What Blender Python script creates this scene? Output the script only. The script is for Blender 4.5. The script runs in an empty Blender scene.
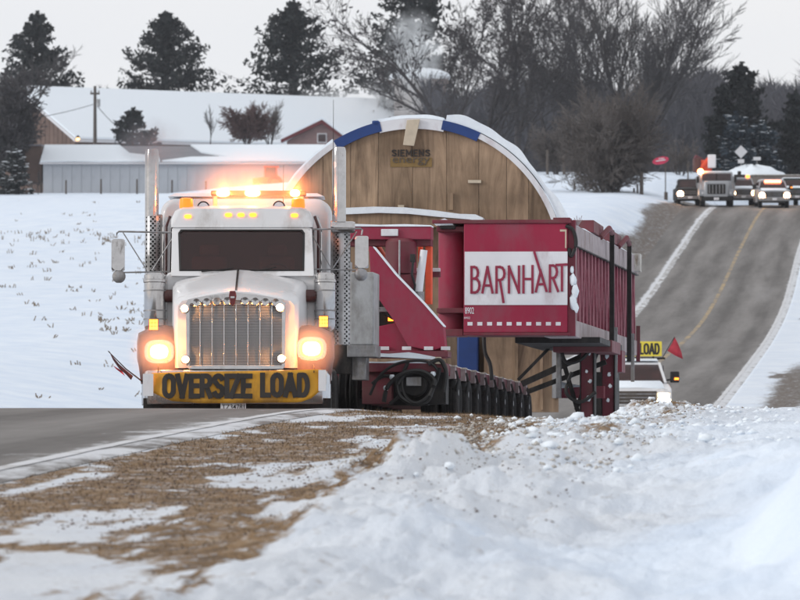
import bpy, bmesh, math, random
import numpy as np
from mathutils import Matrix, Vector, Euler

# ------------------------------------------------------------------ camera, sky, sun, exposure
C = bpy.data.collections.new("Place"); bpy.context.scene.collection.children.link(C)
SC = bpy.context.scene
F = 5150.0            # focal length in pixels of an 800 px wide frame
HY = 330.0            # eye level row
camd = bpy.data.cameras.new("camera"); cam = bpy.data.objects.new("camera", camd); C.objects.link(cam)
camd.sensor_width = 36; camd.lens = 36*F/800; camd.shift_y = (HY-300)/800
camd.clip_start = 0.5; camd.clip_end = 9000
camd.dof.use_dof = True; camd.dof.focus_distance = 72.5; camd.dof.aperture_fstop = 7.0
cam.location = (0, 0, 0); cam.rotation_euler = (math.pi/2, 0, 0)
SC.camera = cam

W = bpy.data.worlds.new("World"); SC.world = W; W.use_nodes = True
nt = W.node_tree; nt.nodes.clear()
o_ = nt.nodes.new('ShaderNodeOutputWorld'); bg = nt.nodes.new('ShaderNodeBackground'); sky = nt.nodes.new('ShaderNodeTexSky')
sky.sky_type = 'NISHITA'; sky.sun_disc = False
SUN_EL, SUN_ROT = math.radians(20), math.radians(250)
sky.sun_elevation = SUN_EL; sky.sun_rotation = SUN_ROT
tc = nt.nodes.new('ShaderNodeTexCoord'); mp = nt.nodes.new('ShaderNodeMapping'); mp.inputs['Scale'].default_value = (1, 1, 5)
ns = nt.nodes.new('ShaderNodeTexNoise'); ns.inputs['Scale'].default_value = 3.0; ns.inputs['Detail'].default_value = 4
cr = nt.nodes.new('ShaderNodeValToRGB')
cr.color_ramp.elements[0].position = .3; cr.color_ramp.elements[0].color = (7.6, 7.75, 8.15, 1)
cr.color_ramp.elements[1].position = .7; cr.color_ramp.elements[1].color = (8.45, 8.35, 8.4, 1)
mx = nt.nodes.new('ShaderNodeMix'); mx.data_type = 'RGBA'; mx.inputs[0].default_value = .93
nt.links.new(tc.outputs['Generated'], mp.inputs[0]); nt.links.new(mp.outputs[0], ns.inputs['Vector'])
nt.links.new(ns.outputs[0], cr.inputs[0]); nt.links.new(sky.outputs[0], mx.inputs[6]); nt.links.new(cr.outputs[0], mx.inputs[7])
nt.links.new(mx.outputs[2], bg.inputs[0]); bg.inputs[1].default_value = .110; nt.links.new(bg.outputs[0], o_.inputs[0])

sl = bpy.data.lights.new("sun", 'SUN'); sl.energy = 1.25; sl.angle = math.radians(12); sl.color = (1, .97, .93)
so = bpy.data.objects.new("sun", sl); C.objects.link(so)
sd = Vector((math.sin(SUN_ROT)*math.cos(SUN_EL), math.cos(SUN_ROT)*math.cos(SUN_EL), math.sin(SUN_EL)))
so.rotation_euler = sd.to_track_quat('Z', 'Y').to_euler()
SC.view_settings.view_transform = 'Standard'; SC.view_settings.look = 'None'
SC.view_settings.exposure = .02; SC.view_settings.gamma = 1

# ------------------------------------------------------------------ materials
def rgb(r, g, b):
    f = lambda c: (c/255/12.92 if c/255 <= .04045 else ((c/255+.055)/1.055)**2.4)
    return (f(r), f(g), f(b), 1)
def mat(name, col, rough=.6, metal=0, var=.25, scale=6, dirt=None, dirt_amt=.0, bump=0, bscale=30, coat=0, spec=.5):
    m = bpy.data.materials.new(name); m.use_nodes = True; t = m.node_tree; b = t.nodes['Principled BSDF']
    b.inputs['Roughness'].default_value = rough; b.inputs['Metallic'].default_value = metal
    b.inputs['Coat Weight'].default_value = coat; b.inputs['Specular IOR Level'].default_value = spec
    co = t.nodes.new('ShaderNodeTexCoord'); n = t.nodes.new('ShaderNodeTexNoise'); n.inputs['Scale'].default_value = scale; n.inputs['Detail'].default_value = 5
    n.inputs['Roughness'].default_value = .65
    t.links.new(co.outputs['Object'], n.inputs['Vector'])
    r = t.nodes.new('ShaderNodeValToRGB'); r.color_ramp.elements[0].position = .3; r.color_ramp.elements[1].position = .7
    c = np.array(col[:3])
    r.color_ramp.elements[0].color = (*(c*(1-var)), 1); r.color_ramp.elements[1].color = (*np.minimum(c*(1+var), .95), 1)
    t.links.new(n.outputs[0], r.inputs[0]); last = r.outputs[0]
    if dirt is not None:
        n2 = t.nodes.new('ShaderNodeTexNoise'); n2.inputs['Scale'].default_value = scale*.6; n2.inputs['Detail'].default_value = 7; n2.inputs['Roughness'].default_value = .7
        mp = t.nodes.new('ShaderNodeMapping'); mp.inputs['Location'].default_value = (3, 7, 1); mp.inputs['Scale'].default_value = (1, 1, .45)
        t.links.new(co.outputs['Object'], mp.inputs[0]); t.links.new(mp.outputs[0], n2.inputs['Vector'])
        r2 = t.nodes.new('ShaderNodeMapRange'); r2.inputs[1].default_value = .62-dirt_amt*.35; r2.inputs[2].default_value = .72-dirt_amt*.2
        r2.inputs[4].default_value = .8
        t.links.new(n2.outputs[0], r2.inputs[0])
        x = t.nodes.new('ShaderNodeMix'); x.data_type = 'RGBA'; x.inputs[7].default_value = (*dirt[:3], 1)
        t.links.new(r2.outputs[0], x.inputs[0]); t.links.new(last, x.inputs[6]); last = x.outputs[2]
        rr = t.nodes.new('ShaderNodeMapRange'); rr.inputs[3].default_value = rough; rr.inputs[4].default_value = .85
        t.links.new(r2.outputs[0], rr.inputs[0]); t.links.new(rr.outputs[0], b.inputs['Roughness'])
    t.links.new(last, b.inputs['Base Color'])
    if bump:
        n3 = t.nodes.new('ShaderNodeTexNoise'); n3.inputs['Scale'].default_value = bscale; n3.inputs['Detail'].default_value = 4
        t.links.new(co.outputs['Object'], n3.inputs['Vector'])
        bp = t.nodes.new('ShaderNodeBump'); bp.inputs['Strength'].default_value = 1; bp.inputs['Distance'].default_value = bump
        t.links.new(n3.outputs[0], bp.inputs['Height']); t.links.new(bp.outputs[0], b.inputs['Normal'])
    return m
def emat(name, col, s):
    m = bpy.data.materials.new(name); m.use_nodes = True; b = m.node_tree.nodes['Principled BSDF']
    b.inputs['Base Color'].default_value = (*col, 1); b.inputs['Emission Color'].default_value = (*col, 1); b.inputs['Emission Strength'].default_value = s
    b.inputs['Roughness'].default_value = .3
    return m
SALT = (.30, .28, .26)
M = dict(
 white=mat('white_paint', (.70, .70, .71), .35, var=.05, scale=2, dirt=(.46, .43, .41), dirt_amt=.18, coat=.2),
 maroon=mat('maroon_paint', (.060, .012, .012), .4, var=.2, dirt=(.14, .08, .07), dirt_amt=.5),
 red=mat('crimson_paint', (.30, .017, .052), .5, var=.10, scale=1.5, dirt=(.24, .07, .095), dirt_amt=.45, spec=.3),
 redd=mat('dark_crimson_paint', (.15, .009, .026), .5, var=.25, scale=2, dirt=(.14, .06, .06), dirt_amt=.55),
 orange=mat('orange_paint_and_lamp_glow', (.85, .10, .035), .5, var=.1),  # machine paint; on the dolly beams it stands for lamp glow
 chrome=mat('chrome', (.50, .49, .49), .14, 1, var=.10, scale=8, dirt=(.26, .24, .23), dirt_amt=.15),
 steel=mat('dull_steel', (.30, .30, .31), .45, .7, var=.25, scale=8, dirt=(.25, .23, .21), dirt_amt=.5),
 black=mat('black_metal', (.011, .010, .010), .55, var=.4, dirt=(.05, .043, .04), dirt_amt=.4, spec=.3),
 rubber=mat('tyre_rubber', (.020, .019, .019), .85, var=.4, scale=4, spec=.25, dirt=(.08, .072, .068), dirt_amt=.45, bump=.004),
 hose=mat('rubber_hose', (.011, .010, .010), .6, var=.3),
 sanddirt=mat('salt_caked_steel', (.36, .31, .32), .85, var=.18, scale=5, dirt=(.22, .16, .15), dirt_amt=.4),
 snowcap=mat('packed_snow', (.80, .86, .93), .7, var=.05, scale=9, bump=.01, bscale=14, spec=.25),
 dirtysnow=mat('dirty_snow', (.50, .48, .45), .8, var=.3, scale=11, dirt=(.22, .16, .10), dirt_amt=.3, bump=.01, bscale=20, spec=.2),
 yellow=mat('yellow_vinyl', (.60, .30, .015), .6, var=.12, scale=3, dirt=(.25, .13, .03), dirt_amt=.4),
 yellow2=mat('yellow_sign', (.75, .60, .06), .5, var=.08),
 letter=mat('black_letter_ink', (.022, .018, .016), .6, var=.2),
 whiteprint=mat('white_print', (.72, .73, .76), .5, var=.04, scale=3, dirt=(.55, .50, .52), dirt_amt=.3),
 redprint=mat('crimson_print', (.26, .015, .05), .5, var=.1),
 grey=mat('grey_metal_box', (.40, .41, .42), .6, .1, var=.1, scale=4, dirt=(.22, .21, .20), dirt_amt=.5),
 blue=mat('blue_tarp', (.009, .042, .18), .55, var=.15, scale=3),
 board=mat('pale_board', (.55, .47, .36), .75, var=.12),
 interior=mat('dark_interior', (.035, .014, .012), .8, var=.3),
 seat=mat('brown_seat', (.16, .07, .05), .8),
 wood=None,
 barkdark=mat('dark_bark', (.055, .050, .052), .95, var=.3, scale=.8),
 barkgrey=mat('grey_bark', (.085, .080, .083), .95, var=.3, scale=.5),
 brush=mat('brush_twigs', (.115, .100, .092), .95, var=.25, scale=.6),
 woods=mat('far_wood_twigs', (.085, .085, .097), .95, var=.3, scale=.1),
 redbrush=mat('reddish_twigs', (.115, .070, .066), .95, var=.25),
 needle=mat('spruce_needles', (.030, .034, .034), .95, var=.5, scale=1.2, spec=.2),
 needleblue=mat('blue_spruce_needles', (.040, .055, .070), .95, var=.5, scale=1.2, spec=.2),
 postwood=mat('weathered_post', (.09, .075, .065), .9, var=.3),
 barn=mat('brown_barn_wall', (.13, .085, .068), .85, var=.25, scale=.8),
 housered=mat('dull_red_siding', (.20, .13, .125), .85, var=.2, scale=.8),
 redtrim=mat('dark_red_trim', (.12, .02, .025), .7, var=.2),
 metalwall=mat('pale_metal_siding', (.40, .42, .45), .6, .1, var=.07, scale=.4, dirt=(.30, .30, .31), dirt_amt=.2),
 metalroof=mat('grey_metal_roof', (.20, .20, .22), .6, .2, var=.15, scale=.5),
 chim=mat('tan_chimney_stone', (.26, .22, .20), .9, var=.25, scale=1.2),
 trim=mat('pale_trim', (.60, .60, .62), .7, var=.05),
 stub=mat('corn_stubble', (.20, .155, .11), .95, var=.35, scale=4),
 flag=mat('red_flag_cloth', (.42, .03, .05), .8, var=.2, scale=4),
 silver=mat('silver_paint', (.33, .34, .36), .4, .3, var=.06, coat=.2),
 green=mat('dark_green_paint', (.03, .06, .05), .5),
 e_head=emat('headlight_glow', (1.0, .60, .26), 14),
 e_ring=emat('lamp_rim_glow', (1.0, .36, .08), 1.6),
 e_small=emat('grille_lamp_glow', (1.0, .62, .34), 8),
 e_amber=emat('amber_lamp_glow', (1.0, .22, .03), 5),
 e_amber2=emat('amber_marker_glow', (1.0, .24, .02), 4),
 e_bar=emat('light_bar_glow', (1.0, .40, .11), 16),
 e_beacon=emat('beacon_amber_dim', (1.0, .20, .012), 1.1),
 e_far=emat('far_headlight_glow', (1.0, .55, .28), 40),
 e_farred=emat('far_red_glow', (1.0, .18, .08), 14),
 e_pick=emat('pickup_headlight_glow', (1.0, .80, .5), 120),
 e_barnlamp=emat('barn_lamp_glow', (1.0, .5, .16), 6),
 signred=mat('pink_red_sign_paint', (.55, .03, .09), .5, var=.5, scale=6), e_boom=emat('boom_truck_amber_glow', (1., .35, .1), 30),  # oval sign's own mottled red, unlit
)
def glass_mat(name, tint, trans=.45):
    m = bpy.data.materials.new(name); m.use_nodes = True; t = m.node_tree; t.nodes.remove(t.nodes['Principled BSDF'])
    o = t.nodes['Material Output']; tr = t.nodes.new('ShaderNodeBsdfTransparent'); tr.inputs[0].default_value = (*tint, 1)
    gl = t.nodes.new('ShaderNodeBsdfGlossy'); gl.inputs['Roughness'].default_value = .08
    fr = t.nodes.new('ShaderNodeFresnel'); fr.inputs[0].default_value = 1.5
    df = t.nodes.new('ShaderNodeBsdfDiffuse'); df.inputs[0].default_value = (.10, .036, .030, 1)
    x0 = t.nodes.new('ShaderNodeMixShader'); x0.inputs[0].default_value = 1-trans
    # uneven film of road dirt, its red standing in for the reflected glow
    n = t.nodes.new('ShaderNodeTexNoise'); n.inputs['Scale'].default_value = 3; n.inputs['Detail'].default_value = 6
    co = t.nodes.new('ShaderNodeTexCoord'); t.links.new(co.outputs['Object'], n.inputs['Vector'])
    r = t.nodes.new('ShaderNodeMapRange'); r.inputs[1].default_value = .35; r.inputs[2].default_value = .75; r.inputs[3].default_value = (1-trans)*.5; r.inputs[4].default_value = min(1, (1-trans)*1.3)
    t.links.new(n.outputs[0], r.inputs[0]); t.links.new(r.outputs[0], x0.inputs[0])
    x = t.nodes.new('ShaderNodeMixShader')
    t.links.new(tr.outputs[0], x0.inputs[1]); t.links.new(df.outputs[0], x0.inputs[2])
    t.links.new(fr.outputs[0], x.inputs[0]); t.links.new(x0.outputs[0], x.inputs[1]); t.links.new(gl.outputs[0], x.inputs[2])
    t.links.new(x.outputs[0], o.inputs[0]); return m
M['glass'] = glass_mat('windshield_glass', (.60, .42, .40), .90)
M['fglass'] = glass_mat('tinted_vehicle_glass', (.4, .42, .45), .6)

def wood_mat():
    m = bpy.data.materials.new('weathered_plywood'); m.use_nodes = True; t = m.node_tree; b = t.nodes['Principled BSDF']; b.inputs['Roughness'].default_value = .85
    b.inputs['Specular IOR Level'].default_value = .2
    co = t.nodes.new('ShaderNodeTexCoord'); mp = t.nodes.new('ShaderNodeMapping'); mp.inputs['Scale'].default_value = (1, 1, .12)
    oi = t.nodes.new('ShaderNodeObjectInfo'); ad = t.nodes.new('ShaderNodeVectorMath'); ad.operation = 'ADD'
    sc = t.nodes.new('ShaderNodeVectorMath'); sc.operation = 'SCALE'; sc.inputs[0].default_value = (40, 40, 40)
    t.links.new(oi.outputs['Random'], sc.inputs['Scale'])
    t.links.new(co.outputs['Object'], ad.inputs[0]); t.links.new(sc.outputs[0], ad.inputs[1]); t.links.new(ad.outputs[0], mp.inputs[0])
    n = t.nodes.new('ShaderNodeTexNoise'); n.inputs['Scale'].default_value = 4.5; n.inputs['Detail'].default_value = 8; n.inputs['Roughness'].default_value = .65; n.inputs['Distortion'].default_value = 1.6
    t.links.new(mp.outputs[0], n.inputs['Vector'])
    r = t.nodes.new('ShaderNodeValToRGB'); e = r.color_ramp.elements
    e[0].position = .32; e[0].color = (.20, .138, .095, 1); e[1].position = .68; e[1].color = (.46, .325, .22, 1); x = e.new(.5); x.color = (.34, .237, .158, 1)
    t.links.new(n.outputs[0], r.inputs[0])
    n2 = t.nodes.new('ShaderNodeTexNoise'); n2.inputs['Scale'].default_value = 1.2; n2.inputs['Detail'].default_value = 5; t.links.new(co.outputs['Object'], n2.inputs['Vector'])
    r2 = t.nodes.new('ShaderNodeMapRange'); r2.inputs[1].default_value = .35; r2.inputs[2].default_value = .7; r2.inputs[3].default_value = .62; r2.inputs[4].default_value = 1.12
    t.links.new(n2.outputs[0], r2.inputs[0])
    rr = t.nodes.new('ShaderNodeMapRange'); rr.inputs[3].default_value = .8; rr.inputs[4].default_value = 1.15; t.links.new(oi.outputs['Random'], rr.inputs[0])
    mu = t.nodes.new('ShaderNodeMath'); mu.operation = 'MULTIPLY'; t.links.new(r2.outputs[0], mu.inputs[0]); t.links.new(rr.outputs[0], mu.inputs[1])
    s2 = t.nodes.new('ShaderNodeVectorMath'); s2.operation = 'SCALE'; t.links.new(r.outputs[0], s2.inputs[0]); t.links.new(mu.outputs[0], s2.inputs['Scale'])
    t.links.new(s2.outputs[0], b.inputs['Base Color'])
    bp = t.nodes.new('ShaderNodeBump'); bp.inputs['Distance'].default_value = .004; t.links.new(n.outputs[0], bp.inputs['Height']); t.links.new(bp.outputs[0], b.inputs['Normal'])
    return m
M['wood'] = wood_mat()
def perf_mat():
    m = mat('perforated_heat_shield', (.42, .42, .43), .35, .8, var=.15, dirt=(.25, .24, .23), dirt_amt=.5); t = m.node_tree; b = t.nodes['Principled BSDF']
    co = t.nodes.new('ShaderNodeTexCoord'); w = t.nodes.new('ShaderNodeTexVoronoi'); w.inputs['Scale'].default_value = 22; w.inputs['Randomness'].default_value = 0
    mp = t.nodes.new('ShaderNodeMapping'); mp.inputs['Rotation'].default_value = (0, .785, 0); t.links.new(co.outputs['Object'], mp.inputs[0])
    t.links.new(mp.outputs[0], w.inputs['Vector'])
    r = t.nodes.new('ShaderNodeMapRange'); r.inputs[1].default_value = .34; r.inputs[2].default_value = .42; t.links.new(w.outputs['Distance'], r.inputs[0])
    old = b.inputs['Base Color'].links[0].from_socket; x = t.nodes.new('ShaderNodeMix'); x.data_type = 'RGBA'; x.inputs[6].default_value = (.01, .01, .01, 1)
    t.links.new(r.outputs[0], x.inputs[0]); t.links.new(old, x.inputs[7]); t.links.new(x.outputs[2], b.inputs['Base Color'])
    return m
M['perf'] = perf_mat()

# ------------------------------------------------------------------ mesh helpers
class MB:
    def __init__(s): s.v = []; s.f = []
    def add(s, vs, fs):
        k = len(s.v); s.v.extend([tuple(p) for p in vs]); s.f.extend([tuple(i+k for i in f) for f in fs]); return s
    def box(s, x0, x1, y0, y1, z0, z1):
        vs = [(x, y, z) for z in (z0, z1) for y in (y0, y1) for x in (x0, x1)]
        return s.add(vs, [(0, 2, 3, 1), (4, 5, 7, 6), (0, 1, 5, 4), (2, 6, 7, 3), (0, 4, 6, 2), (1, 3, 7, 5)])
    def bar(s, a, b, w, h=None, up=(0, 0, 1)):
        h = h or w; a = Vector(a); b = Vector(b); d = (b-a).normalized(); u = Vector(up)
        if abs(d.dot(u)) > .98: u = Vector((0, 1, 0))
        x = d.cross(u).normalized(); z = x.cross(d).normalized()
        vs = []
        for p in (a, b):
            for (i, j) in ((-1, -1), (1, -1), (1, 1), (-1, 1)): vs.append(p+x*i*w/2+z*j*h/2)
        return s.add(vs, [(0, 1, 2, 3), (7, 6, 5, 4), (0, 4, 5, 1), (1, 5, 6, 2), (2, 6, 7, 3), (3, 7, 4, 0)])
    def tube(s, pts, r, n=8, r2=None, cap=True):
        pts = [Vector(p) for p in pts]; N = len(pts); rr = [r+((r2 if r2 is not None else r)-r)*i/(N-1) for i in range(N)] if not isinstance(r, (list, tuple)) else r
        rings = []
        up = Vector((0, 0, 1))
        for i, p in enumerate(pts):
            d = (pts[min(i+1, N-1)]-pts[max(i-1, 0)]).normalized()
            u = up if abs(d.dot(up)) < .95 else Vector((1, 0, 0))
            x = d.cross(u).normalized(); z = x.cross(d)
            rings.append([p+x*rr[i]*math.cos(2*math.pi*k/n)+z*rr[i]*math.sin(2*math.pi*k/n) for k in range(n)])
        return s.loft(rings, cap)
    def loft(s, rings, cap=True):
        n = len(rings[0]); k = len(s.v)
        for r in rings: s.v.extend([tuple(p) for p in r])
        for i in range(len(rings)-1):
            for j in range(n):
                a = k+i*n+j; b = k+i*n+(j+1) % n
                s.f.append((a, b, b+n, a+n))
        if cap: s.f.append(tuple(k+j for j in reversed(range(n)))); s.f.append(tuple(k+(len(rings)-1)*n+j for j in range(n)))
        return s
    def lathe(s, prof, c=(0, 0, 0), axis='x', n=20):
        rings = []
        for (t, r) in prof:
            ring = []
            for k in range(n):
                a = 2*math.pi*k/n; u, w = r*math.cos(a), r*math.sin(a)
                if axis == 'x': p = (c[0]+t, c[1]+u, c[2]+w)
                elif axis == 'y': p = (c[0]+u, c[1]+t, c[2]+w)
                else: p = (c[0]+u, c[1]+w, c[2]+t)
                ring.append(p)
            rings.append(ring)
        return s.loft(rings)
    def prism(s, poly, y0, y1):              # poly in (x, z), extruded along y
        return s.loft([[(x, y0, z) for x, z in poly], [(x, y1, z) for x, z in poly]])
    def prismx(s, poly, x0, x1):             # poly in (y, z), extruded along x
        return s.loft([[(x0, y, z) for y, z in poly], [(x1, y, z) for y, z in poly]])
    def ball(s, c, r, n=8, sx=1, sy=1, sz=1, jit=0, rnd=random):
        rings = []
        for i in range(1, n//2+1):
            t = math.pi*i/(n//2+1)
            rings.append([(c[0]+sx*r*math.sin(t)*math.cos(2*math.pi*k/n)*(1+jit*rnd.uniform(-1, 1)), c[1]+sy*r*math.sin(t)*math.sin(2*math.pi*k/n)*(1+jit*rnd.uniform(-1, 1)), c[2]+sz*r*math.cos(t)*(1+jit*rnd.uniform(-1, 1))) for k in range(n)])
        return s.loft(rings)
    def mesh(s, name):
        me = bpy.data.meshes.new(name); me.from_pydata(s.v, [], s.f); 
        bm = bmesh.new(); bm.from_mesh(me); bmesh.ops.recalc_face_normals(bm, faces=bm.faces); bm.to_mesh(me); bm.free()
        return me
    def build(s, name, m, parent=None, smooth=True, bevel=0, ang=35, label=None, kind=None):
        me = s.mesh(name); me.materials.append(m if not isinstance(m, str) else M[m])
        if smooth:
            me.polygons.foreach_set('use_smooth', [True]*len(me.polygons)); me.set_sharp_from_angle(angle=math.radians(ang))
        ob = bpy.data.objects.new(name, me); C.objects.link(ob)
        if parent: ob.parent = parent
        if bevel:
            md = ob.modifiers.new('bevel', 'BEVEL'); md.width = bevel; md.segments = 2; md.limit_method = 'ANGLE'; md.angle_limit = math.radians(40); md.harden_normals = False
        if label: ob['label'] = label
        if kind: ob['kind'] = kind
        return ob
def raw(name, V, Fc, m, parent=None, smooth=False, kind=None):       # big meshes from arrays; Fc is (n,3) or (n,4)
    V = np.asarray(V, dtype=np.float32); Fc = np.asarray(Fc, dtype=np.int32); k = Fc.shape[1]
    me = bpy.data.meshes.new(name); me.vertices.add(len(V)); me.vertices.foreach_set('co', V.ravel())
    me.loops.add(Fc.size); me.loops.foreach_set('vertex_index', Fc.ravel()); me.polygons.add(len(Fc))
    me.polygons.foreach_set('loop_start', np.arange(0, Fc.size, k, dtype=np.int32)); me.update(calc_edges=True)
    me.materials.append(m if not isinstance(m, str) else M[m])
    if smooth: me.polygons.foreach_set('use_smooth', [True]*len(me.polygons))
    ob = bpy.data.objects.new(name, me); C.objects.link(ob)
    if parent: ob.parent = parent
    if kind: ob['kind'] = kind
    return ob
def tag(o, label=None, cat=None, group=None, kind=None):
    if label: o['label'] = label
    if cat: o['category'] = cat
    if group: o['group'] = group
    if kind: o['kind'] = kind
    return o
def empty(name, loc, label, cat, group=None, rx=0, rz=0):
    o = bpy.data.objects.new(name, None); C.objects.link(o); o.location = loc; o.rotation_euler = (rx, 0, rz); o.empty_display_size = .3
    return tag(o, label, cat, group)
def part(src, name_mesh_obj, loc, parent, rot=(0, 0, 0)): pass
def copy_part(o, parent, loc=None):
    c = o.copy(); C.objects.link(c); c.parent = parent
    if loc is not None: c.location = loc
    return c
def copy_tree(o, parent=None):
    c = o.copy(); C.objects.link(c); c.parent = parent
    for ch in [q for q in o.children]: copy_tree(ch, c)
    return c
def P(px, py, d): return Vector(((px-400)/F*d, d, (HY-py)/F*d))      # where a thing seen in the photo stands, once its distance is known
class Frame:                                                         # local coordinates of a thing with its own heading and slope
    def __init__(s, ob):
        s.o = ob; s.R = Euler(ob.rotation_euler).to_matrix().transposed(); s.e = s.R @ (-Vector(ob.location))
    def L(s, px, py, y):
        d = s.R @ Vector(((px-400)/F, 1, (HY-py)/F)); t = (y-s.e.y)/d.y; p = s.e+d*t
        return p
    def r(s, x0, y0, x1, y1, y):             # x0,x1,z0,z1 of a rectangle at local depth y
        a = s.L(x0, y1, y); b = s.L(x1, y0, y); return a.x, b.x, a.z, b.z
    def box(s, mb, x0, y0, x1, y1, y, dep):
        a = s.r(x0, y0, x1, y1, y); return mb.box(a[0], a[1], y, y+dep, a[2], a[3])
    def poly(s, pts, y): return [(s.L(a, b, y).x, s.L(a, b, y).z) for a, b in pts]
def text_part(txt, x0, x1, z0, z1, y, m, parent, name='lettering', bold=0.0, th=.004):
    cu = bpy.data.curves.new('t', 'FONT'); cu.body = txt; cu.size = 1; cu.extrude = .01; cu.offset = min(bold, .006); cu.resolution_u = 3
    to = bpy.data.objects.new('t', cu); C.objects.link(to); dg = bpy.context.evaluated_depsgraph_get(); me = bpy.data.meshes.new_from_object(to.evaluated_get(dg))
    bpy.data.objects.remove(to); bpy.data.curves.remove(cu)
    n = len(me.vertices); co = np.empty(n*3); me.vertices.foreach_get('co', co); co = co.reshape(-1, 3); mn, mxx = co.min(0), co.max(0)
    o = np.empty_like(co); o[:, 0] = x0+(co[:, 0]-mn[0])/(mxx[0]-mn[0])*(x1-x0); o[:, 2] = z0+(co[:, 1]-mn[1])/(mxx[1]-mn[1])*(z1-z0); o[:, 1] = y-np.where(co[:, 2] > 0, th, -th*.5)
    me.vertices.foreach_set('co', o.ravel())
    if bold > .01:
        bq = bmesh.new(); 
        for k in range(-2, 3):
            bq.from_mesh(me); bq.verts.ensure_lookup_table()
            for v in bq.verts[-n:]: v.co.x += k*(z1-z0)*bold*.55; v.co.y -= (k+2)*.0006
        bq.to_mesh(me); bq.free()
    me.materials.clear(); me.materials.append(M[m]); me.update(); me.name = name
    ob = bpy.data.objects.new(name, me); C.objects.link(ob); ob.parent = parent; return ob

def _arc(cx, cy, rx, ry, a0, a1, n=7): return [(cx+rx*math.cos(math.radians(a0+(a1-a0)*k/n)), cy+ry*math.sin(math.radians(a0+(a1-a0)*k/n))) for k in range(n+1)]
GLY = {'O': (.62, [_arc(.31, .70, .31, .30, 180, 0, 8)+_arc(.31, .30, .31, .30, 0, -180, 8)+[(0, .70)]]), 'V': (.62, [[(0, 1), (.31, 0), (.62, 1)]]), 'E': (.46, [[(.46, 1), (0, 1), (0, 0), (.46, 0)], [(0, .52), (.40, .52)]]),
 'R': (.56, [[(0, 0), (0, 1), (.28, 1)]+_arc(.28, .75, .28, .25, 90, -90, 8)+[(0, .5)], [(.30, .5), (.56, 0)]]), 'S': (.56, [_arc(.28, .76, .28, .24, 20, 180, 8)+_arc(.28, .25, .28, .25, 90, -160, 9)]),
 'I': (0.0, [[(0, 0), (0, 1)]]), 'Z': (.54, [[(0, 1), (.54, 1), (0, 0), (.54, 0)]]), 'L': (.42, [[(0, 1), (0, 0), (.42, 0)]]), 'A': (.66, [[(0, 0), (.33, 1), (.66, 0)], [(.13, .30), (.53, .30)]]),
 'D': (.58, [[(.26, 0), (0, 0), (0, 1), (.26, 1)]+_arc(.26, .5, .32, .5, 90, -90, 10)]), 'M': (.72, [[(0, 0), (0, 1), (.36, .25), (.72, 1), (.72, 0)]]), 'N': (.58, [[(0, 0), (0, 1), (.58, 0), (.58, 1)]]), ' ': (.30, [])}
def stroke_text(txt, x0, x1, z0, z1, yf, parent, m='letter', wt=.16, gap=.24, name='lettering'):
    """letters made of strokes: one mesh of shallow raised bars, yf(x) = depth of the surface they lie on"""
    H = z1-z0; th = wt*H; tot = sum(GLY[c][0] for c in txt)+gap*(len(txt)-1); sc = (x1-x0-th)/tot; x = x0+th/2; mb = MB(); k = 0; hh = (H-th)
    for c in txt:
        w, ss = GLY[c]
        for s in ss:
            P_ = [(x+a_*sc, z0+th/2+b_*hh) for a_, b_ in s]
            for (ax, az), (bx, bz) in zip(P_[:-1], P_[1:]):
                dx, dz = bx-ax, bz-az; L = math.hypot(dx, dz)
                if L < 1e-6: continue
                dx /= L; dz /= L; nx, nz = -dz*th/2, dx*th/2; e_ = th*.5 if len(s) < 6 else th*.3
                k += 1; o = -.003-.0009*(k % 6); q = [(ax-dx*e_-nx, az-dz*e_-nz), (bx+dx*e_-nx, bz+dz*e_-nz), (bx+dx*e_+nx, bz+dz*e_+nz), (ax-dx*e_+nx, az-dz*e_+nz)]
                mb.add([(u, yf(u)+o, v) for u, v in q]+[(u, yf(u)+.006, v) for u, v in q], [(0, 1, 2, 3), (7, 6, 5, 4), (0, 4, 5, 1), (1, 5, 6, 2), (2, 6, 7, 3), (3, 7, 4, 0)])
        x += (w+gap)*sc
    o = mb.build(name, m, parent, False); return o

# ------------------------------------------------------------------ terrain
def curve_fn(tab, sig=6):
    xs = np.arange(0, 1200, 1.0); a = np.array(tab, float); y = np.interp(xs, a[:, 0], a[:, 1])
    def sm(y, s):
        k = np.exp(-.5*(np.arange(-3*s, 3*s+1)/s)**2); k /= k.sum(); yp = np.pad(y, 3*s, mode='edge'); 
        yp[:3*s] = y[0]+(y[1]-y[0])*np.arange(-3*s, 0); yp[-3*s:] = y[-1]+(y[-1]-y[-2])*np.arange(1, 3*s+1); return np.convolve(yp, k, 'valid')
    ya = sm(y, 2); yb = sm(y, sig); w = np.clip((xs-95)/40, 0, 1); y = ya*(1-w)+yb*w
    return lambda d: np.interp(d, xs, y)
XL = curve_fn([(0, -6.6), (20, -4.7), (40, -2.75), (65, -.35), (100, 3.3), (150, 8.6), (180, 11.7), (245, 17.9), (261, 19.6), (314, 24.4), (355, 28.8), (400, 33.6), (450, 41), (520, 60), (700, 140), (1200, 420)], 9)
ZR = curve_fn([(0, -1.75), (20, -1.30), (30, -1.15), (36, -1.07), (45, -.98), (54, -.915), (58, -.905), (62, -.935), (66, -1.04), (70, -1.25), (74, -1.52), (78, -1.78), (85, -2.12), (91, -2.36), (100, -2.62), (120, -2.92), (150, -2.90), (165, -2.5), (180, -1.95), (200, -1.35), (225, -.6), (245, .2), (261, 1.3), (290, 3.3), (314, 5.0), (340, 7.45), (355, 8.5), (368, 9.0), (400, 9.05), (450, 8.5), (1200, 8)], 6)
FZ = curve_fn([(0, -2), (70, -1.9), (100, -1.95), (150, -1.45), (200, .3), (300, 4.9), (400, 9.5), (500, 13.35), (540, 14.2), (600, 15), (1200, 18)], 12)      # field to the left
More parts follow.
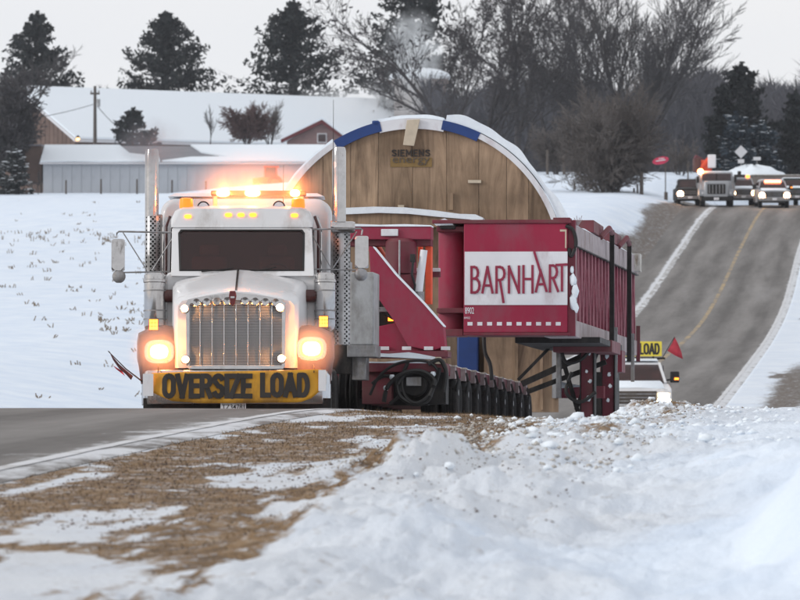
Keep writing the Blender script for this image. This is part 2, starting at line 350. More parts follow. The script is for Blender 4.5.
RZ_ = curve_fn([(0, -2), (70, -1.9), (100, -2.2), (150, -2.4), (200, -.5), (245, 1.3), (300, 5.9), (340, 8.9), (370, 9.7), (420, 12.6), (460, 14.2), (600, 16), (1200, 19)], 10)

def _h(i, j, s):
    n = (i.astype(np.int64)*374761393+j.astype(np.int64)*668265263+s*974634777) & 0x7fffffff
    n = ((n ^ (n >> 13))*1274126177) & 0x7fffffff
    return ((n ^ (n >> 16)) & 0xffff)/65535.0
def vn(x, y, s=0):
    i = np.floor(x); j = np.floor(y); fx = x-i; fy = y-j; fx = fx*fx*(3-2*fx); fy = fy*fy*(3-2*fy)
    a = _h(i, j, s); b = _h(i+1, j, s); c = _h(i, j+1, s); d = _h(i+1, j+1, s)
    return (a+(b-a)*fx)*(1-fy)+(c+(d-c)*fx)*fy
def fbm(x, y, s=0, o=4, g=.5):
    r = 0; a = 1; t = 0
    for k in range(o): r = r+a*vn(x*2**k+17.3*k, y*2**k+5.1*k, s+k); t += a; a *= g
    return r/t-.5
def sst(a, b, x): t = np.clip((x-a)/(b-a), 0, 1); return t*t*(3-2*t)

def ground_z(u, d):
    """height of the snow/earth surface at lateral offset u from the right fog line, distance d"""
    u = np.asarray(u, float); d = np.asarray(d, float); z = ZR(d)+0*u; X = XL(d)+u
    # left side: verge then field
    wl = sst(-10.2, -25, u)*sst(62, 92, d); z = z*(1-wl)+FZ(d)*wl
    # left bank by the far road, a bit higher than the road
    wb = np.exp(-((u+15)/4.0)**2)*sst(190, 260, d)*(1-sst(330, 350, d)*.6); z = z+wb*1.1*sst(-9.9, -12.5, u)
    # yard and hillside left of the far road
    wy = sst(-70, -35, u)*sst(-8.2, -15, u)*sst(240, 330, d); z = z*(1-wy)+np.maximum(RZ_(d), z)*wy
    # right side
    wr = sst(1.8, 10, u)*sst(200, 330, d); z = z*(1-wr)+(RZ_(d)+.2)*wr
    z = z+sst(1.0, 6, u)*.25*sst(70, 110, d)
    # near bank on the right of the shoulder
    near = 1-sst(64, 70, d)
    z = z-near*.03*sst(0, .6, u)
    b = sst(2.9, 3.9, u)*.05-sst(3.9, 5.2, u)*.04+sst(4.6, 9, u)*.10
    z = z+near*b
    z = z-near*.17*np.exp(-((X-2.1)/.55)**2)*sst(50, 60, d)-near*.06*np.exp(-((X-1.0)/.8)**2)*sst(50, 60, d)
    # pushed-up lumps along the crest
    for (cx, cd, sx, sd_, h) in ((2.78, 61, .22, 1.0, .09), (3.1, 60, .3, 1.2, .02), (1.75, 61.5, .10, .6, .07), (0.1, 38.5, .28, 1.4, .20), (.40, 40, .24, 1.2, .17), (-.15, 36.6, .18, .8, .09), (.0, 41, .15, 1, .08), (-.5, 38, .2, 1, .05), (2.3, 26, .38, 3.0, .52), (3.0, 29, .7, 4, .5), (2.6, 36, .5, 3, .16), (1.6, 29, .35, 2.0, .09), (.9, 31, .3, 1.6, .06), (1.1, 45, .35, 2, .08), (1.9, 50, .3, 1.6, .07), (1.5, 34, .6, 3, .05), (.8, 61, .3, 1, .03)):
        z = z+h*np.exp(-((X-cx)/sx)**2-((d-cd)/sd_)**2)
    # snow relief
    sn = near*sst(2.2, 3.6, u+fbm(X*.8, d*.5, 3)*2.0)
    z = z+sn*((.10+.20*sst(50, 40, d))*fbm(X*1.3, d*.7, 11)+.10*(.25-np.abs(fbm(X*1.7+3, d*.9, 15, 4, .55)))+.30*sst(52, 40, d)*fbm(X*.75+9, d*.33, 19, 3)+(.30*np.abs(fbm(X*2.3, d*1.7, 21, 6, .66))-.05)*np.exp(-((u-4.0)/1.6)**2)+(.06+.05*sst(56, 46, d))*fbm(X*3.0, d*2.4, 31, 4, .6))
    rg = near*np.exp(-((X-.05)/.55)**2-((d-39)/3.0)**2); z = z+rg*.42*np.abs(fbm(X*3.2, d*2.0, 151, 5, .62)); sh = near*sst(.25, .8, u)*(1-sn)
    z = z+sh*(.035*fbm(X*1.5, d*.8, 41, 5, .6)+.03*sst(1.8, 3.0, u)*fbm(X*9, d*7, 51, 3))
    out = sst(70, 120, d); off = np.clip(sst(.5, 3, u)+sst(-9.9, -12.5, u), 0, 1)
    z = z+out*off*(.18*fbm(X*.25, d*.12, 61, 4)+.10*fbm(X*1.2, d*.4, 71, 3))
    z = z-.07*sst(.35, .0, u)*sst(-9.9, -9.5, u)          # the bed under the asphalt
    return z
def geom(a, b, n, p=1.0): return a+(b-a)*np.linspace(0, 1, n)**p
us = np.unique(np.round(np.concatenate([-geom(24, 900, 40, 3)[::-1], np.arange(-24, -10.4, .5), np.arange(-10.4, -8.8, .15), np.arange(-8.6, 0, .7), np.arange(0, 8.4, .024), geom(8.4, 16, 22), geom(16, 900, 40, 3)]), 4))
ds = np.unique(np.round(np.concatenate([np.arange(6, 19, 1.0), np.arange(19, 67, .085), np.arange(67, 110, .8), np.arange(110, 620, 2.0), geom(620, 1600, 30, 2.2)]), 4))
U, D = np.meshgrid(us, ds); 
Z = ground_z(U, D); XX = XL(D)+U
XX = np.clip(np.where(D > 700, XL(700)+U, XX), -930, 930)
nr, nc = U.shape
idx = np.arange(nr*nc).reshape(nr, nc)
Fq = np.stack([idx[:-1, :-1], idx[:-1, 1:], idx[1:, 1:], idx[1:, :-1]], -1).reshape(-1, 4)

# sand mask: where the gravel shoulder shows through the snow (1 = sand, 0 = snow)
def sand_mask(u, d):
    X = XL(d)+u; near = 1-sst(64, 72, d)
    edge = 3.05+.35*sst(33, 25, d)*sst(1.2, -1.5, X)+fbm(X*.8, d*.35, 3)*1.3+fbm(X*3, d*1.4, 5)*.5
    m = sst(.12, .35, u)*sst(edge+.25, edge-.35, u)
    # packed snow streaks lying along and across the shoulder
    st = fbm(X*.85+d*.05, d*.33, 81, 5, .55)+.10*np.sin(u*2.6+fbm(X*.3, d*.2, 9)*5)
    cut = .12-.10*sst(1.4, .1, u)-.08*np.exp(-((d-26)/4)**2)*sst(.8, 2.6, u)-.10*sst(46, 58, d)*sst(1.6, .2, u)
    s = sst(cut+.12, cut-.10, -st*1.0)
    fine = fbm(u*5.0, d*.45, 131, 4, .6)+.8*fbm(X*2.6, d*1.6, 141, 4, .6); m = m*np.clip(s+fine*1.9*(1-np.abs(2*s-1)*.12)+.03+.5*fbm(X*1.2, d*.9, 191, 4, .6)+.95*fbm(u*2.6, d*.11, 221, 4, .6), 0, 1)
    # brown tyre-scraped patches in the bank
    gv = .80*np.exp(-((u-3.9)/.8)**2)*sst(40, 50, d)*np.clip(.5+2.2*fbm(X*1.6, d*1.0, 201, 5, .65), 0, 1); m = np.maximum(m, gv)
    bk = sst(.13, .24, fbm(X*.55, d*.25, 91, 5, .6))*np.exp(-((u-4.3)/1.0)**2)*.9*sst(50, 56, d)
    m = np.maximum(m, bk)
    m = np.maximum(m, .9*np.exp(-((X+.12)/.16)**2-((d-36.3)/.8)**2))
    far = sst(70, 100, d)
    pf = sst(.14, .2, fbm(X*.22, d*.09, 101, 4))*sst(.6, 1.2, u)*sst(6.5, 3.5, u)+sst(-8.6, -9.0, u)*sst(-11.6, -10.2, u+fbm(X*.3, d*.08, 7)*2.6)*sst(110, 180, d)*.9+np.exp(-((u-2.2-fbm(X*.1,d*.04,77))/.8)**2)*sst(150, 170, d)*sst(215, 180, d)*1.1
    return np.clip(m*near+pf*far, 0, 1)
SMK = sand_mask(U, D)

def ground_mat():
    m = bpy.data.materials.new('snow_and_gravel'); m.use_nodes = True; t = m.node_tree; b = t.nodes['Principled BSDF']; N = t.nodes.new; Lk = t.links.new
    at = N('ShaderNodeAttribute'); at.attribute_name = 'sand'; geo = N('ShaderNodeNewGeometry')
    def noise(sc, det=5, ro=.6, loc=(0, 0, 0)):
        mp = N('ShaderNodeMapping'); mp.inputs['Location'].default_value = loc; Lk(geo.outputs['Position'], mp.inputs[0])
        n = N('ShaderNodeTexNoise'); n.inputs['Scale'].default_value = sc; n.inputs['Detail'].default_value = det; n.inputs['Roughness'].default_value = ro; Lk(mp.outputs[0], n.inputs['Vector']); return n.outputs[0]
    n1 = noise(2.2, 8, .72); n2 = noise(9, 6, .7, (5, 3, 0)); n3 = noise(.7, 4, .6, (9, 1, 0)); n4 = noise(24, 3, .6)
    a = N('ShaderNodeMath'); a.operation = 'MULTIPLY_ADD'; Lk(n1, a.inputs[0]); a.inputs[1].default_value = 1.5; a.inputs[2].default_value = -.75
    a2 = N('ShaderNodeMath'); a2.operation = 'MULTIPLY_ADD'; Lk(n2, a2.inputs[0]); a2.inputs[1].default_value = 1.1; a2.inputs[2].default_value = -.55
    s = N('ShaderNodeMath'); s.operation = 'ADD'; Lk(a.outputs[0], s.inputs[0]); Lk(a2.outputs[0], s.inputs[1])
    # noise works only where sand and snow meet
    q = N('ShaderNodeMath'); q.operation = 'MULTIPLY_ADD'; q.inputs[1].default_value = 1.05; Lk(s.outputs[0], q.inputs[0]); Lk(at.outputs['Fac'], q.inputs[2])
    k = N('ShaderNodeMapRange'); k.inputs[1].default_value = .34; k.inputs[2].default_value = .66; Lk(q.outputs[0], k.inputs[0])
    n5 = noise(4.2, 9, .78, (2, 8, 0)); n6 = noise(14, 4, .7, (4, 4, 2)); f1 = N('ShaderNodeMath'); f1.operation = 'MULTIPLY_ADD'; Lk(n6, f1.inputs[0]); f1.inputs[1].default_value = .5; Lk(n5, f1.inputs[2])
    fk = N('ShaderNodeMapRange'); fk.inputs[1].default_value = .80; fk.inputs[2].default_value = .90; fk.inputs[3].default_value = 1; fk.inputs[4].default_value = .22; Lk(f1.outputs[0], fk.inputs[0])
    k0 = k; k = N('ShaderNodeMath'); k.operation = 'MULTIPLY'; Lk(k0.outputs[0], k.inputs[0]); Lk(fk.outputs[0], k.inputs[1])
    lim = N('ShaderNodeMath'); lim.operation = 'MULTIPLY'; kk = N('ShaderNodeMapRange'); kk.inputs[1].default_value = .02; kk.inputs[2].default_value = .10; Lk(at.outputs['Fac'], kk.inputs[0]); Lk(k.outputs[0], lim.inputs[0]); Lk(kk.outputs[0], lim.inputs[1])
    sr = N('ShaderNodeValToRGB'); e = sr.color_ramp.elements; e[0].position = .34; e[0].color = (.045, .033, .026, 1); e[1].position = .66; e[1].color = (.36, .30, .235, 1); x = e.new(.44); x.color = (.12, .080, .050, 1); x = e.new(.54); x.color = (.235, .145, .070, 1)
    sm_ = N('ShaderNodeMath'); sm_.operation = 'MULTIPLY_ADD'; Lk(n2, sm_.inputs[0]); sm_.inputs[1].default_value = .55; sm_.inputs[2].default_value = -.02; sm2 = N('ShaderNodeMath'); sm2.operation = 'MULTIPLY_ADD'; Lk(n1, sm2.inputs[0]); sm2.inputs[1].default_value = .5; Lk(sm_.outputs[0], sm2.inputs[2])
    fs_ = N('ShaderNodeAttribute'); fs_.attribute_name = 'faraway'; gx = N('ShaderNodeMix'); gx.data_type = 'RGBA'; Lk(fs_.outputs['Fac'], gx.inputs[0]); Lk(sr.outputs[0], gx.inputs[6]); gx.inputs[7].default_value = (.125, .110, .098, 1)
    Lk(sm2.outputs[0], sr.inputs[0])
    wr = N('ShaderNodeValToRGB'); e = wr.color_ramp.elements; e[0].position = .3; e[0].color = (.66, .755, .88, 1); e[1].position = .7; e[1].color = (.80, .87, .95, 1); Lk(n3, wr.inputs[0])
    # dirty speckle in snow near the sand
    dk = N('ShaderNodeMapRange'); dk.inputs[1].default_value = .58; dk.inputs[2].default_value = .70; Lk(n2, dk.inputs[0])
    dm = N('ShaderNodeAttribute'); dm.attribute_name = 'dirty'; dd = N('ShaderNodeMath'); dd.operation = 'MULTIPLY'; Lk(dk.outputs[0], dd.inputs[0]); Lk(dm.outputs['Fac'], dd.inputs[1])
    x1 = N('ShaderNodeMix'); x1.data_type = 'RGBA'; Lk(dd.outputs[0], x1.inputs[0]); Lk(wr.outputs[0], x1.inputs[6]); x1.inputs[7].default_value = (.24, .19, .145, 1)
    x15 = N('ShaderNodeMix'); x15.data_type = 'RGBA'; g1 = N('ShaderNodeMath'); g1.operation = 'MULTIPLY'; g1.inputs[1].default_value = .55; Lk(dm.outputs['Fac'], g1.inputs[0]); Lk(g1.outputs[0], x15.inputs[0]); Lk(x1.outputs[2], x15.inputs[6]); x15.inputs[7].default_value = (.52, .50, .48, 1)
    x2 = N('ShaderNodeMix'); x2.data_type = 'RGBA'; Lk(lim.outputs[0], x2.inputs[0]); Lk(x15.outputs[2], x2.inputs[6]); Lk(gx.outputs[2], x2.inputs[7])
    Lk(x2.outputs[2], b.inputs['Base Color']); b.inputs['Roughness'].default_value = .8; b.inputs['Specular IOR Level'].default_value = .2
    bp = N('ShaderNodeBump'); bp.inputs['Distance'].default_value = .02; bp.inputs['Strength'].default_value = .8; ha = N('ShaderNodeMath'); ha.operation = 'ADD'; Lk(n2, ha.inputs[0]); Lk(n4, ha.inputs[1]); Lk(ha.outputs[0], bp.inputs['Height']); Lk(bp.outputs[0], b.inputs['Normal'])
    return m
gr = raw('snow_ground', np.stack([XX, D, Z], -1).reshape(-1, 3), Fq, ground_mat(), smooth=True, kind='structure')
def attr(ob, name, arr):
    a = ob.data.attributes.new(name, 'FLOAT', 'POINT'); a.data.foreach_set('value', np.ascontiguousarray(arr, dtype=np.float32).ravel())
attr(gr, 'sand', SMK)
dirty = (1-sst(64, 75, D))*sst(6.2, 3.4, U+fbm(XX*.7, D*.4, 13)*3)*sst(0, .3, U)*.85+sst(70, 120, D)*sst(5, 1, U)*sst(-.2, .5, U)*.35
dirty = np.maximum(dirty, (1-sst(64, 75, D))*sst(.1, .3, U)*sst(4.4, 3.0, U)*(.75+1.6*fbm(XX*1.1, D*.35, 211, 4)))
dirty = np.maximum(dirty, (1-sst(64, 75, D))*.9*np.exp(-((U-4.0)/1.6)**2)*sst(44, 56, D))
attr(gr, 'dirty', np.clip(dirty, 0, 1)); attr(gr, 'faraway', sst(90, 130, D)*.85)

# ---- road
ur = np.concatenate([np.linspace(-9.7, .25, 48)]); dr = np.concatenate([np.arange(8, 110, .5), np.arange(110, 640, 1.5)])
Ur, Dr = np.meshgrid(ur, dr); Zr = ZR(Dr)+.012*np.clip(1-np.abs(Ur+3.65)/3.65, -.4, 1)-.02*sst(.05, .25, Ur)-.05*sst(-9.0, -9.7, Ur)+.0*Ur
Xr = XL(Dr)+Ur; n0, n1_ = Ur.shape; ii = np.arange(n0*n1_).reshape(n0, n1_); Fr = np.stack([ii[:-1, :-1], ii[:-1, 1:], ii[1:, 1:], ii[1:, :-1]], -1).reshape(-1, 4)
def road_mat():
    m = bpy.data.materials.new('salted_asphalt'); m.use_nodes = True; t = m.node_tree; b = t.nodes['Principled BSDF']; N = t.nodes.new; Lk = t.links.new
    u = N('ShaderNodeAttribute'); u.attribute_name = 'across'; v = N('ShaderNodeAttribute'); v.attribute_name = 'along'; wt = N('ShaderNodeAttribute'); wt.attribute_name = 'track'
    cb = N('ShaderNodeCombineXYZ'); Lk(u.outputs['Fac'], cb.inputs[0]); Lk(v.outputs['Fac'], cb.inputs[1])
    def noise(sx, sy, det=6, ro=.6):
        mp = N('ShaderNodeMapping'); mp.inputs['Scale'].default_value = (sx, sy, 1); Lk(cb.outputs[0], mp.inputs[0]); n = N('ShaderNodeTexNoise'); n.inputs['Scale'].default_value = 1; n.inputs['Detail'].default_value = det; n.inputs['Roughness'].default_value = ro; Lk(mp.outputs[0], n.inputs['Vector']); return n.outputs[0]
    n1 = noise(.9, .05); n2 = noise(2.2, .9, 8, .7); n3 = noise(25, 25, 3); n4 = noise(.35, .025, 4)
    base = N('ShaderNodeValToRGB'); e = base.color_ramp.elements; e[0].position = .28; e[0].color = (.095, .088, .082, 1); e[1].position = .75; e[1].color = (.235, .222, .212, 1)
    s = N('ShaderNodeMath'); s.operation = 'MULTIPLY_ADD'; Lk(wt.outputs['Fac'], s.inputs[0]); s.inputs[1].default_value = -.20; Lk(n1, s.inputs[2])
    s2 = N('ShaderNodeMath'); s2.operation = 'MULTIPLY_ADD'; Lk(n2, s2.inputs[0]); s2.inputs[1].default_value = .35; s2.inputs[2].default_value = -.10; s3 = N('ShaderNodeMath'); s3.operation = 'ADD'; Lk(s.outputs[0], s3.inputs[0]); Lk(s2.outputs[0], s3.inputs[1]); Lk(s3.outputs[0], base.inputs[0])
    # frost and salt patches
    fr = N('ShaderNodeMapRange'); fr.inputs[1].default_value = .60; fr.inputs[2].default_value = .82; Lk(n4, fr.inputs[0]); fm = N('ShaderNodeMath'); fm.operation = 'MULTIPLY'; fm.inputs[1].default_value = .5; Lk(fr.outputs[0], fm.inputs[0])
    x1 = N('ShaderNodeMix'); x1.data_type = 'RGBA'; Lk(fm.outputs[0], x1.inputs[0]); Lk(base.outputs[0], x1.inputs[6]); x1.inputs[7].default_value = (.36, .35, .35, 1)
    # blown snow over the right edge: attribute falls off from the fog line
    ed = N('ShaderNodeAttribute'); ed.attribute_name = 'edge_snow'; a = N('ShaderNodeMath'); a.operation = 'MULTIPLY_ADD'; Lk(n2, a.inputs[0]); a.inputs[1].default_value = 1.6; a.inputs[2].default_value = -1.25
    a2 = N('ShaderNodeMath'); a2.operation = 'ADD'; Lk(a.outputs[0], a2.inputs[0]); Lk(ed.outputs['Fac'], a2.inputs[1]); k = N('ShaderNodeMapRange'); k.inputs[1].default_value = 0; k.inputs[2].default_value = .3; k.inputs[4].default_value = .9; Lk(a2.outputs[0], k.inputs[0])
    x2 = N('ShaderNodeMix'); x2.data_type = 'RGBA'; Lk(k.outputs[0], x2.inputs[0]); Lk(x1.outputs[2], x2.inputs[6]); x2.inputs[7].default_value = (.66, .68, .71, 1)
    Lk(x2.outputs[2], b.inputs['Base Color']); b.inputs['Specular IOR Level'].default_value = .25
    b.inputs['Roughness'].default_value = .75
    bp = N('ShaderNodeBump'); bp.inputs['Distance'].default_value = .006; Lk(n3, bp.inputs['Height']); Lk(bp.outputs[0], b.inputs['Normal'])
    return m
rd = raw('asphalt_road', np.stack([Xr, Dr, Zr], -1).reshape(-1, 3), Fr, road_mat(), smooth=True, kind='structure')
attr(rd, 'across', Ur); attr(rd, 'along', Dr)
trk = sum(np.exp(-((Ur-c)/.45)**2) for c in (-.95, -2.75, -4.6, -6.35))+.9*sst(-7.6,-8.1,Ur); attr(rd, 'track', trk)
es = (.30+.55*fbm(Ur*3.5, Dr*.22, 161, 4)+.5*fbm(Ur*.8, Dr*.5, 171, 4))*sst(-1.9, -.1, Ur)*(1-sst(60, 80, Dr))+.5*sst(-.5, .1, Ur)*sst(64, 90, Dr)+1.15*np.exp(-((Ur+7.3)/.30)**2)*sst(100, 160, Dr)+.35*np.exp(-((Ur+.0)/.3)**2)
attr(rd, 'edge_snow', es)
dr = dr
def stripe(name, uc, w, d0, d1, m, dy=.7, gap=None):
    mb = MB(); d = np.arange(d0, d1, dy); k = None
    vs = []; rr = np.random.RandomState(5)
    for i, q in enumerate(d):
        for sgn in (-1, 1):
            uu = uc+sgn*w/2*(1+rr.uniform(-.15, .15)); vs.append((float(XL(q))+uu, q, float(ZR(q))+.012*max(-1, 1-abs(uu+3.65)/3.65)+.006))
    fs = [(2*i, 2*i+1, 2*i+3, 2*i+2) for i in range(len(d)-1)]
    mb.add(vs, fs); o = mb.build(name, m, None, True); o['kind'] = 'structure'; return o
def worn(name, c1, c2, th):
    m = bpy.data.materials.new(name); m.use_nodes = True; t = m.node_tree; b = t.nodes['Principled BSDF']; b.inputs['Roughness'].default_value = .8
    g = t.nodes.new('ShaderNodeNewGeometry'); n = t.nodes.new('ShaderNodeTexNoise'); n.inputs['Scale'].default_value = 1.3; n.inputs['Detail'].default_value = 8; n.inputs['Roughness'].default_value = .75; t.links.new(g.outputs['Position'], n.inputs['Vector'])
    r = t.nodes.new('ShaderNodeValToRGB'); r.color_ramp.elements[0].position = th; r.color_ramp.elements[0].color = (*c1, 1); r.color_ramp.elements[1].position = th+.12; r.color_ramp.elements[1].color = (*c2, 1)
    t.links.new(n.outputs[0], r.inputs[0]); t.links.new(r.outputs[0], b.inputs['Base Color']); return m
stripe('yellow_centre_line', -3.66, .20, 110, 520, worn('worn_yellow_paint', (.17, .16, .15), (.40, .29, .15), .44))
stripe('white_edge_line', -.12, .14, 20, 520, worn('worn_white_paint', (.42, .41, .40), (.60, .61, .63), .36))
stripe('white_edge_line', -7.2, .22, 120, 520, worn('worn_white_paint_far', (.30, .29, .28), (.72, .74, .77), .47))
M['dkweb'] = mat('shaded_web_crimson', (.035, .004, .008), .7, var=.3)  # near-black so the gaps behind the braces look shaded
M['louvre'] = mat('grimy_louvre', (.06, .055, .055), .5, .4, var=.2)
M['latt'] = mat('salt_streaked_brace', (.30, .10, .13), .8, var=.3, scale=5, dirt=(.22, .02, .05), dirt_amt=.5)
M['letter2'] = mat('faded_grey_ink', (.09, .07, .055), .7, var=.2)
M['patch'] = mat('ochre_paint_patch', (.22, .14, .05), .8, var=.2)
# ------------------------------------------------------------------ buildings
def gz(X, d): return float(ground_z(np.array([X-float(XL(d))]), np.array([float(d)]))[0])
# long low shed
d0 = 500.0; a = P(43, 193, d0); b_ = P(331, 193, d0); zb = a.z-.35
e = empty('machine_shed', ((a.x+b_.x)/2, d0, zb), 'long low shed with pale metal walls and a partly snow-covered roof, behind the field', 'shed')
hw = (b_.x-a.x)/2; wz = P(0, 163, d0).z-zb; rz = P(0, 146, d0+6).z-zb
MB().box(-hw, hw, .06, 11.9, 0, wz).build('wall', 'metalwall', e)
pw = None; npn = 30
for i in range(npn):
    if pw is None: pw = MB().box(0, 2*hw/npn-.03, -.02, .05, .02, wz-.02).build('wall_panel', 'metalwall', e); pw.location.x = -hw+.03; src = pw
    else: copy_part(src, e, (-hw+.03+i*2*hw/npn, 0, 0))
MB().prismx([(-.35, wz-.06), (6, rz-.1), (12.3, wz-.06), (12.3, wz+.05), (6, rz), (-.35, wz+.05)], -hw-.3, hw+.3).build('roof', 'metalroof', e)
rng = random.Random(4)
def slope_sheet(name, pts, y0, z0, y1, z1, th, m, parent):       # a sheet on a roof slope, outline in (x, t) with t=0 at the eave, 1 at the ridge
    r0 = []; r1 = []
    for x, t in pts: r0.append((x, y0+(y1-y0)*t, z0+(z1-z0)*t+.01)); r1.append((x, y0+(y1-y0)*t, z0+(z1-z0)*t+th))
    return MB().loft([r0, r1]).build(name, m, parent, False)
def sx(px): return (px-400)/F*d0-e.location.x
slope_sheet('roof_snow', [(-hw-.25, 0), (sx(75), .02), (sx(100), .0), (sx(145), .02), (sx(160), .03), (sx(158), .3), (sx(128), .5), (sx(116), 1), (-hw-.25, 1)], -.35, wz+.05, 6, rz, .14, 'snowcap', e)
slope_sheet('roof_snow', [(sx(162), .03), (sx(200), .0), (sx(260), .03), (hw+.25, 0), (hw+.25, 1), (sx(188), 1), (sx(200), .55), (sx(228), .28), (sx(190), .25)], -.35, wz+.05, 6, rz, .16, 'snowcap', e)
MB().box(-hw-.32, hw+.32, -.42, -.33, wz-.12, wz+.04).build('eave_trim', 'trim', e)
# open lean-to on the left end
e2 = empty('lean_to', (P(34, 0, 503).x, 503, zb), 'dark open lean-to with posts at the left end of the long shed', 'lean-to')
MB().box(-1.9, .75, 0, 6, wz*.45, rz-.1).build('wall', 'barn', e2)
MB().box(-2.0, .8, -.2, 6.2, rz-.1, rz+.05).build('roof', 'metalroof', e2)
for xx in (-.25, .7): MB().box(xx-.12, xx+.12, -.05, .15, 0, wz*.5).build('post', 'postwood', e2)
# big barn turned away to the right: snowy roof, brown gable end on the left
db = 560.0; yaw = math.radians(40); c1 = P(76, 138, db)
zb2 = gz(c1.x, db)-1.5
e = empty('snowy_barn', (c1.x, db, zb2), 'huge barn with brown gable end and wide snow-covered roof behind the low shed', 'barn', rz=yaw)
eh = c1.z-zb2; wide = 10.2; rh = P(0, 88, db+wide*.8).z-zb2; Lb = (P(446, 0, db+20).x-c1.x)/math.cos(yaw)
# local x = length (right and back), local y = depth of the gable
MB().prismx([(0, 0), (0, eh-.1), (wide, rh-.2), (2*wide, eh-.1), (2*wide, 0)], .0, Lb).build('wall', 'barn', e)
MB().prismx([(-.7, eh-.45), (wide, rh-.3), (wide, rh), (-.7, eh-.1)], -.7, Lb+.5).build('roof', 'trim', e)
MB().prismx([(2*wide+.7, eh-.45), (2*wide+.7, eh-.1), (wide+.02, rh), (wide+.02, rh-.3)], -.7, Lb+.5).build('roof', 'trim', e)
MB().prismx([(-.75, eh-.08), (wide, rh+.02), (2*wide+.75, eh-.08), (2*wide+.7, eh+.12), (wide, rh+.3), (-.68, eh+.14)], -.62, Lb+.45).build('roof_snow', 'snowcap', e)
bd = None
for i in range(26):
    y0 = .1+i*wide*2/26; top = eh+(rh-eh)*(1-abs(y0+.38-wide)/wide)-.5
    MB().box(-.08, -.01, y0, y0+wide*2/26-.08, .3, top).build('board', 'barn', e)
yl = P(78, 139, db-.9)
le = empty('barn_lamp', (yl.x, db-.9, yl.z), 'small warm lamp glowing at the barn eave corner', 'lamp')
MB().ball((0, 0, 0), .16).build('bulb', 'e_barnlamp', le); MB().lathe([(0, .05), (.05, .25), (.22, .12), (.3, .03)], (0, 0, .12), 'z', 10).build('lamp_shade', 'black', le)
# red trimmed gable house
dh = 530.0; a = P(284, 141, dh); b_ = P(345, 141, dh); ap = P(322, 121, dh); zh = gz(ap.x, dh)-.5
e = empty('red_gable_house', (ap.x, dh, zh), 'house with dull red gable and dark red trim, behind the right end of the shed', 'house')
xl, xr, ez, az = a.x-ap.x, b_.x-ap.x+1.0, a.z-zh, ap.z-zh
MB().prism([(xl+.3, 0), (xl+.3, ez), (0, az-.15), (xr-.3, ez-.6), (xr-.3, 0)], 0, 9).build('wall', 'housered', e)
MB().prism([(xl-.3, ez-.2), (xl-.3, ez+.15), (0, az+.12), (xr, ez-.4), (xr, ez-.75), (0, az-.25)], -.35, -.02).build('rake_trim', 'redtrim', e)
MB().prism([(xl-.4, ez+.1), (0, az+.14), (xr+.1, ez-.42), (xr+.1, ez-.15), (0, az+.42), (xl-.4, ez+.36)], -.3, 9.3).build('roof_snow', 'snowcap', e)
w_ = MB().box(-.5, .5, -.06, .0, ez-.2, ez+.8).build('window', 'trim', e); MB().box(-.4, .4, -.08, -.055, ez-.1, ez+.7).build('pane', 'fglass', w_)
# chimney with snow cap behind the crate
dc = 548.0; a = P(394, 110, dc); b_ = P(446, 78, dc); zc = gz(a.x, dc)
e = empty('stone_chimney_house', ((a.x+b_.x)/2, dc, zc), 'squat tan stone block with thick snow cap and steam, above the wooden arch', 'chimney')
hwc = (b_.x-a.x)/2
MB().box(-hwc, hwc, 0, 3, 0, b_.z-zc-.7).build('shaft', 'chim', e)
MB().box(-hwc-.25, hwc+.25, -.25, 3.25, b_.z-zc-.7, b_.z-zc-.1).build('cap', 'chim', e)
r_ = [];
for t, s in ((0, 1.04), (.3, 1.08), (.65, 1.0), (.95, .7), (1.1, .3)):
    r_.append([(math.copysign(abs(math.cos(2*math.pi*k/20))**.6, math.cos(2*math.pi*k/20))*(hwc+.25)*s*(1+.05*math.sin(k*2.3)), 1.5+math.copysign(abs(math.sin(2*math.pi*k/20))**.6, math.sin(2*math.pi*k/20))*1.7*s, b_.z-zc-.1+t*(1+.15*math.sin(k*1.7))) for k in range(20)])
MB().loft(r_).build('snow_cap', 'snowcap', e)
# utility pole
dp = 545.0; a = P(95, 136, dp); t_ = P(95, 86, dp)
e = empty('utility_pole', (a.x, dp, a.z-3), 'bare utility pole with a short crossarm in front of the snowy barn roof', 'utility pole')
H = t_.z-a.z+3
MB().tube([(0, 0, 0), (0, 0, H)], .22, 8, .15).build('pole', 'postwood', e)
MB().box(-.5, .5, -.08, .08, H-.9, H-.7).build('crossarm', 'postwood', e)
for xx in (-.4, .4): MB().lathe([(0, .06), (.1, .1), (.25, .05)], (xx, 0, H-.7), 'z', 8).build('insulator', 'grey', e)
MB().lathe([(0, .22), (.8, .22)], (.35, -.1, H-2.2), 'z', 10).build('transformer', 'grey', e)
def cable(name, a, b, sag, r, label):
    pts = [a.lerp(b, i/14)+Vector((0, 0, -sag*4*(i/14)*(1-i/14))) for i in range(15)]
    o = MB().tube([p-a for p in pts], r, 5).build(name, 'black'); o.location = a; return tag(o, label, 'cable')
cable('power_line', P(94.5, 104, dp), P(-60, 122, 560), .8, .035, 'thin power line running left from the utility pole over the barn roof')
cable('power_line', P(95.5, 104, dp), P(134, 140, 548), .3, .035, 'short service wire dropping right from the utility pole to the shed')
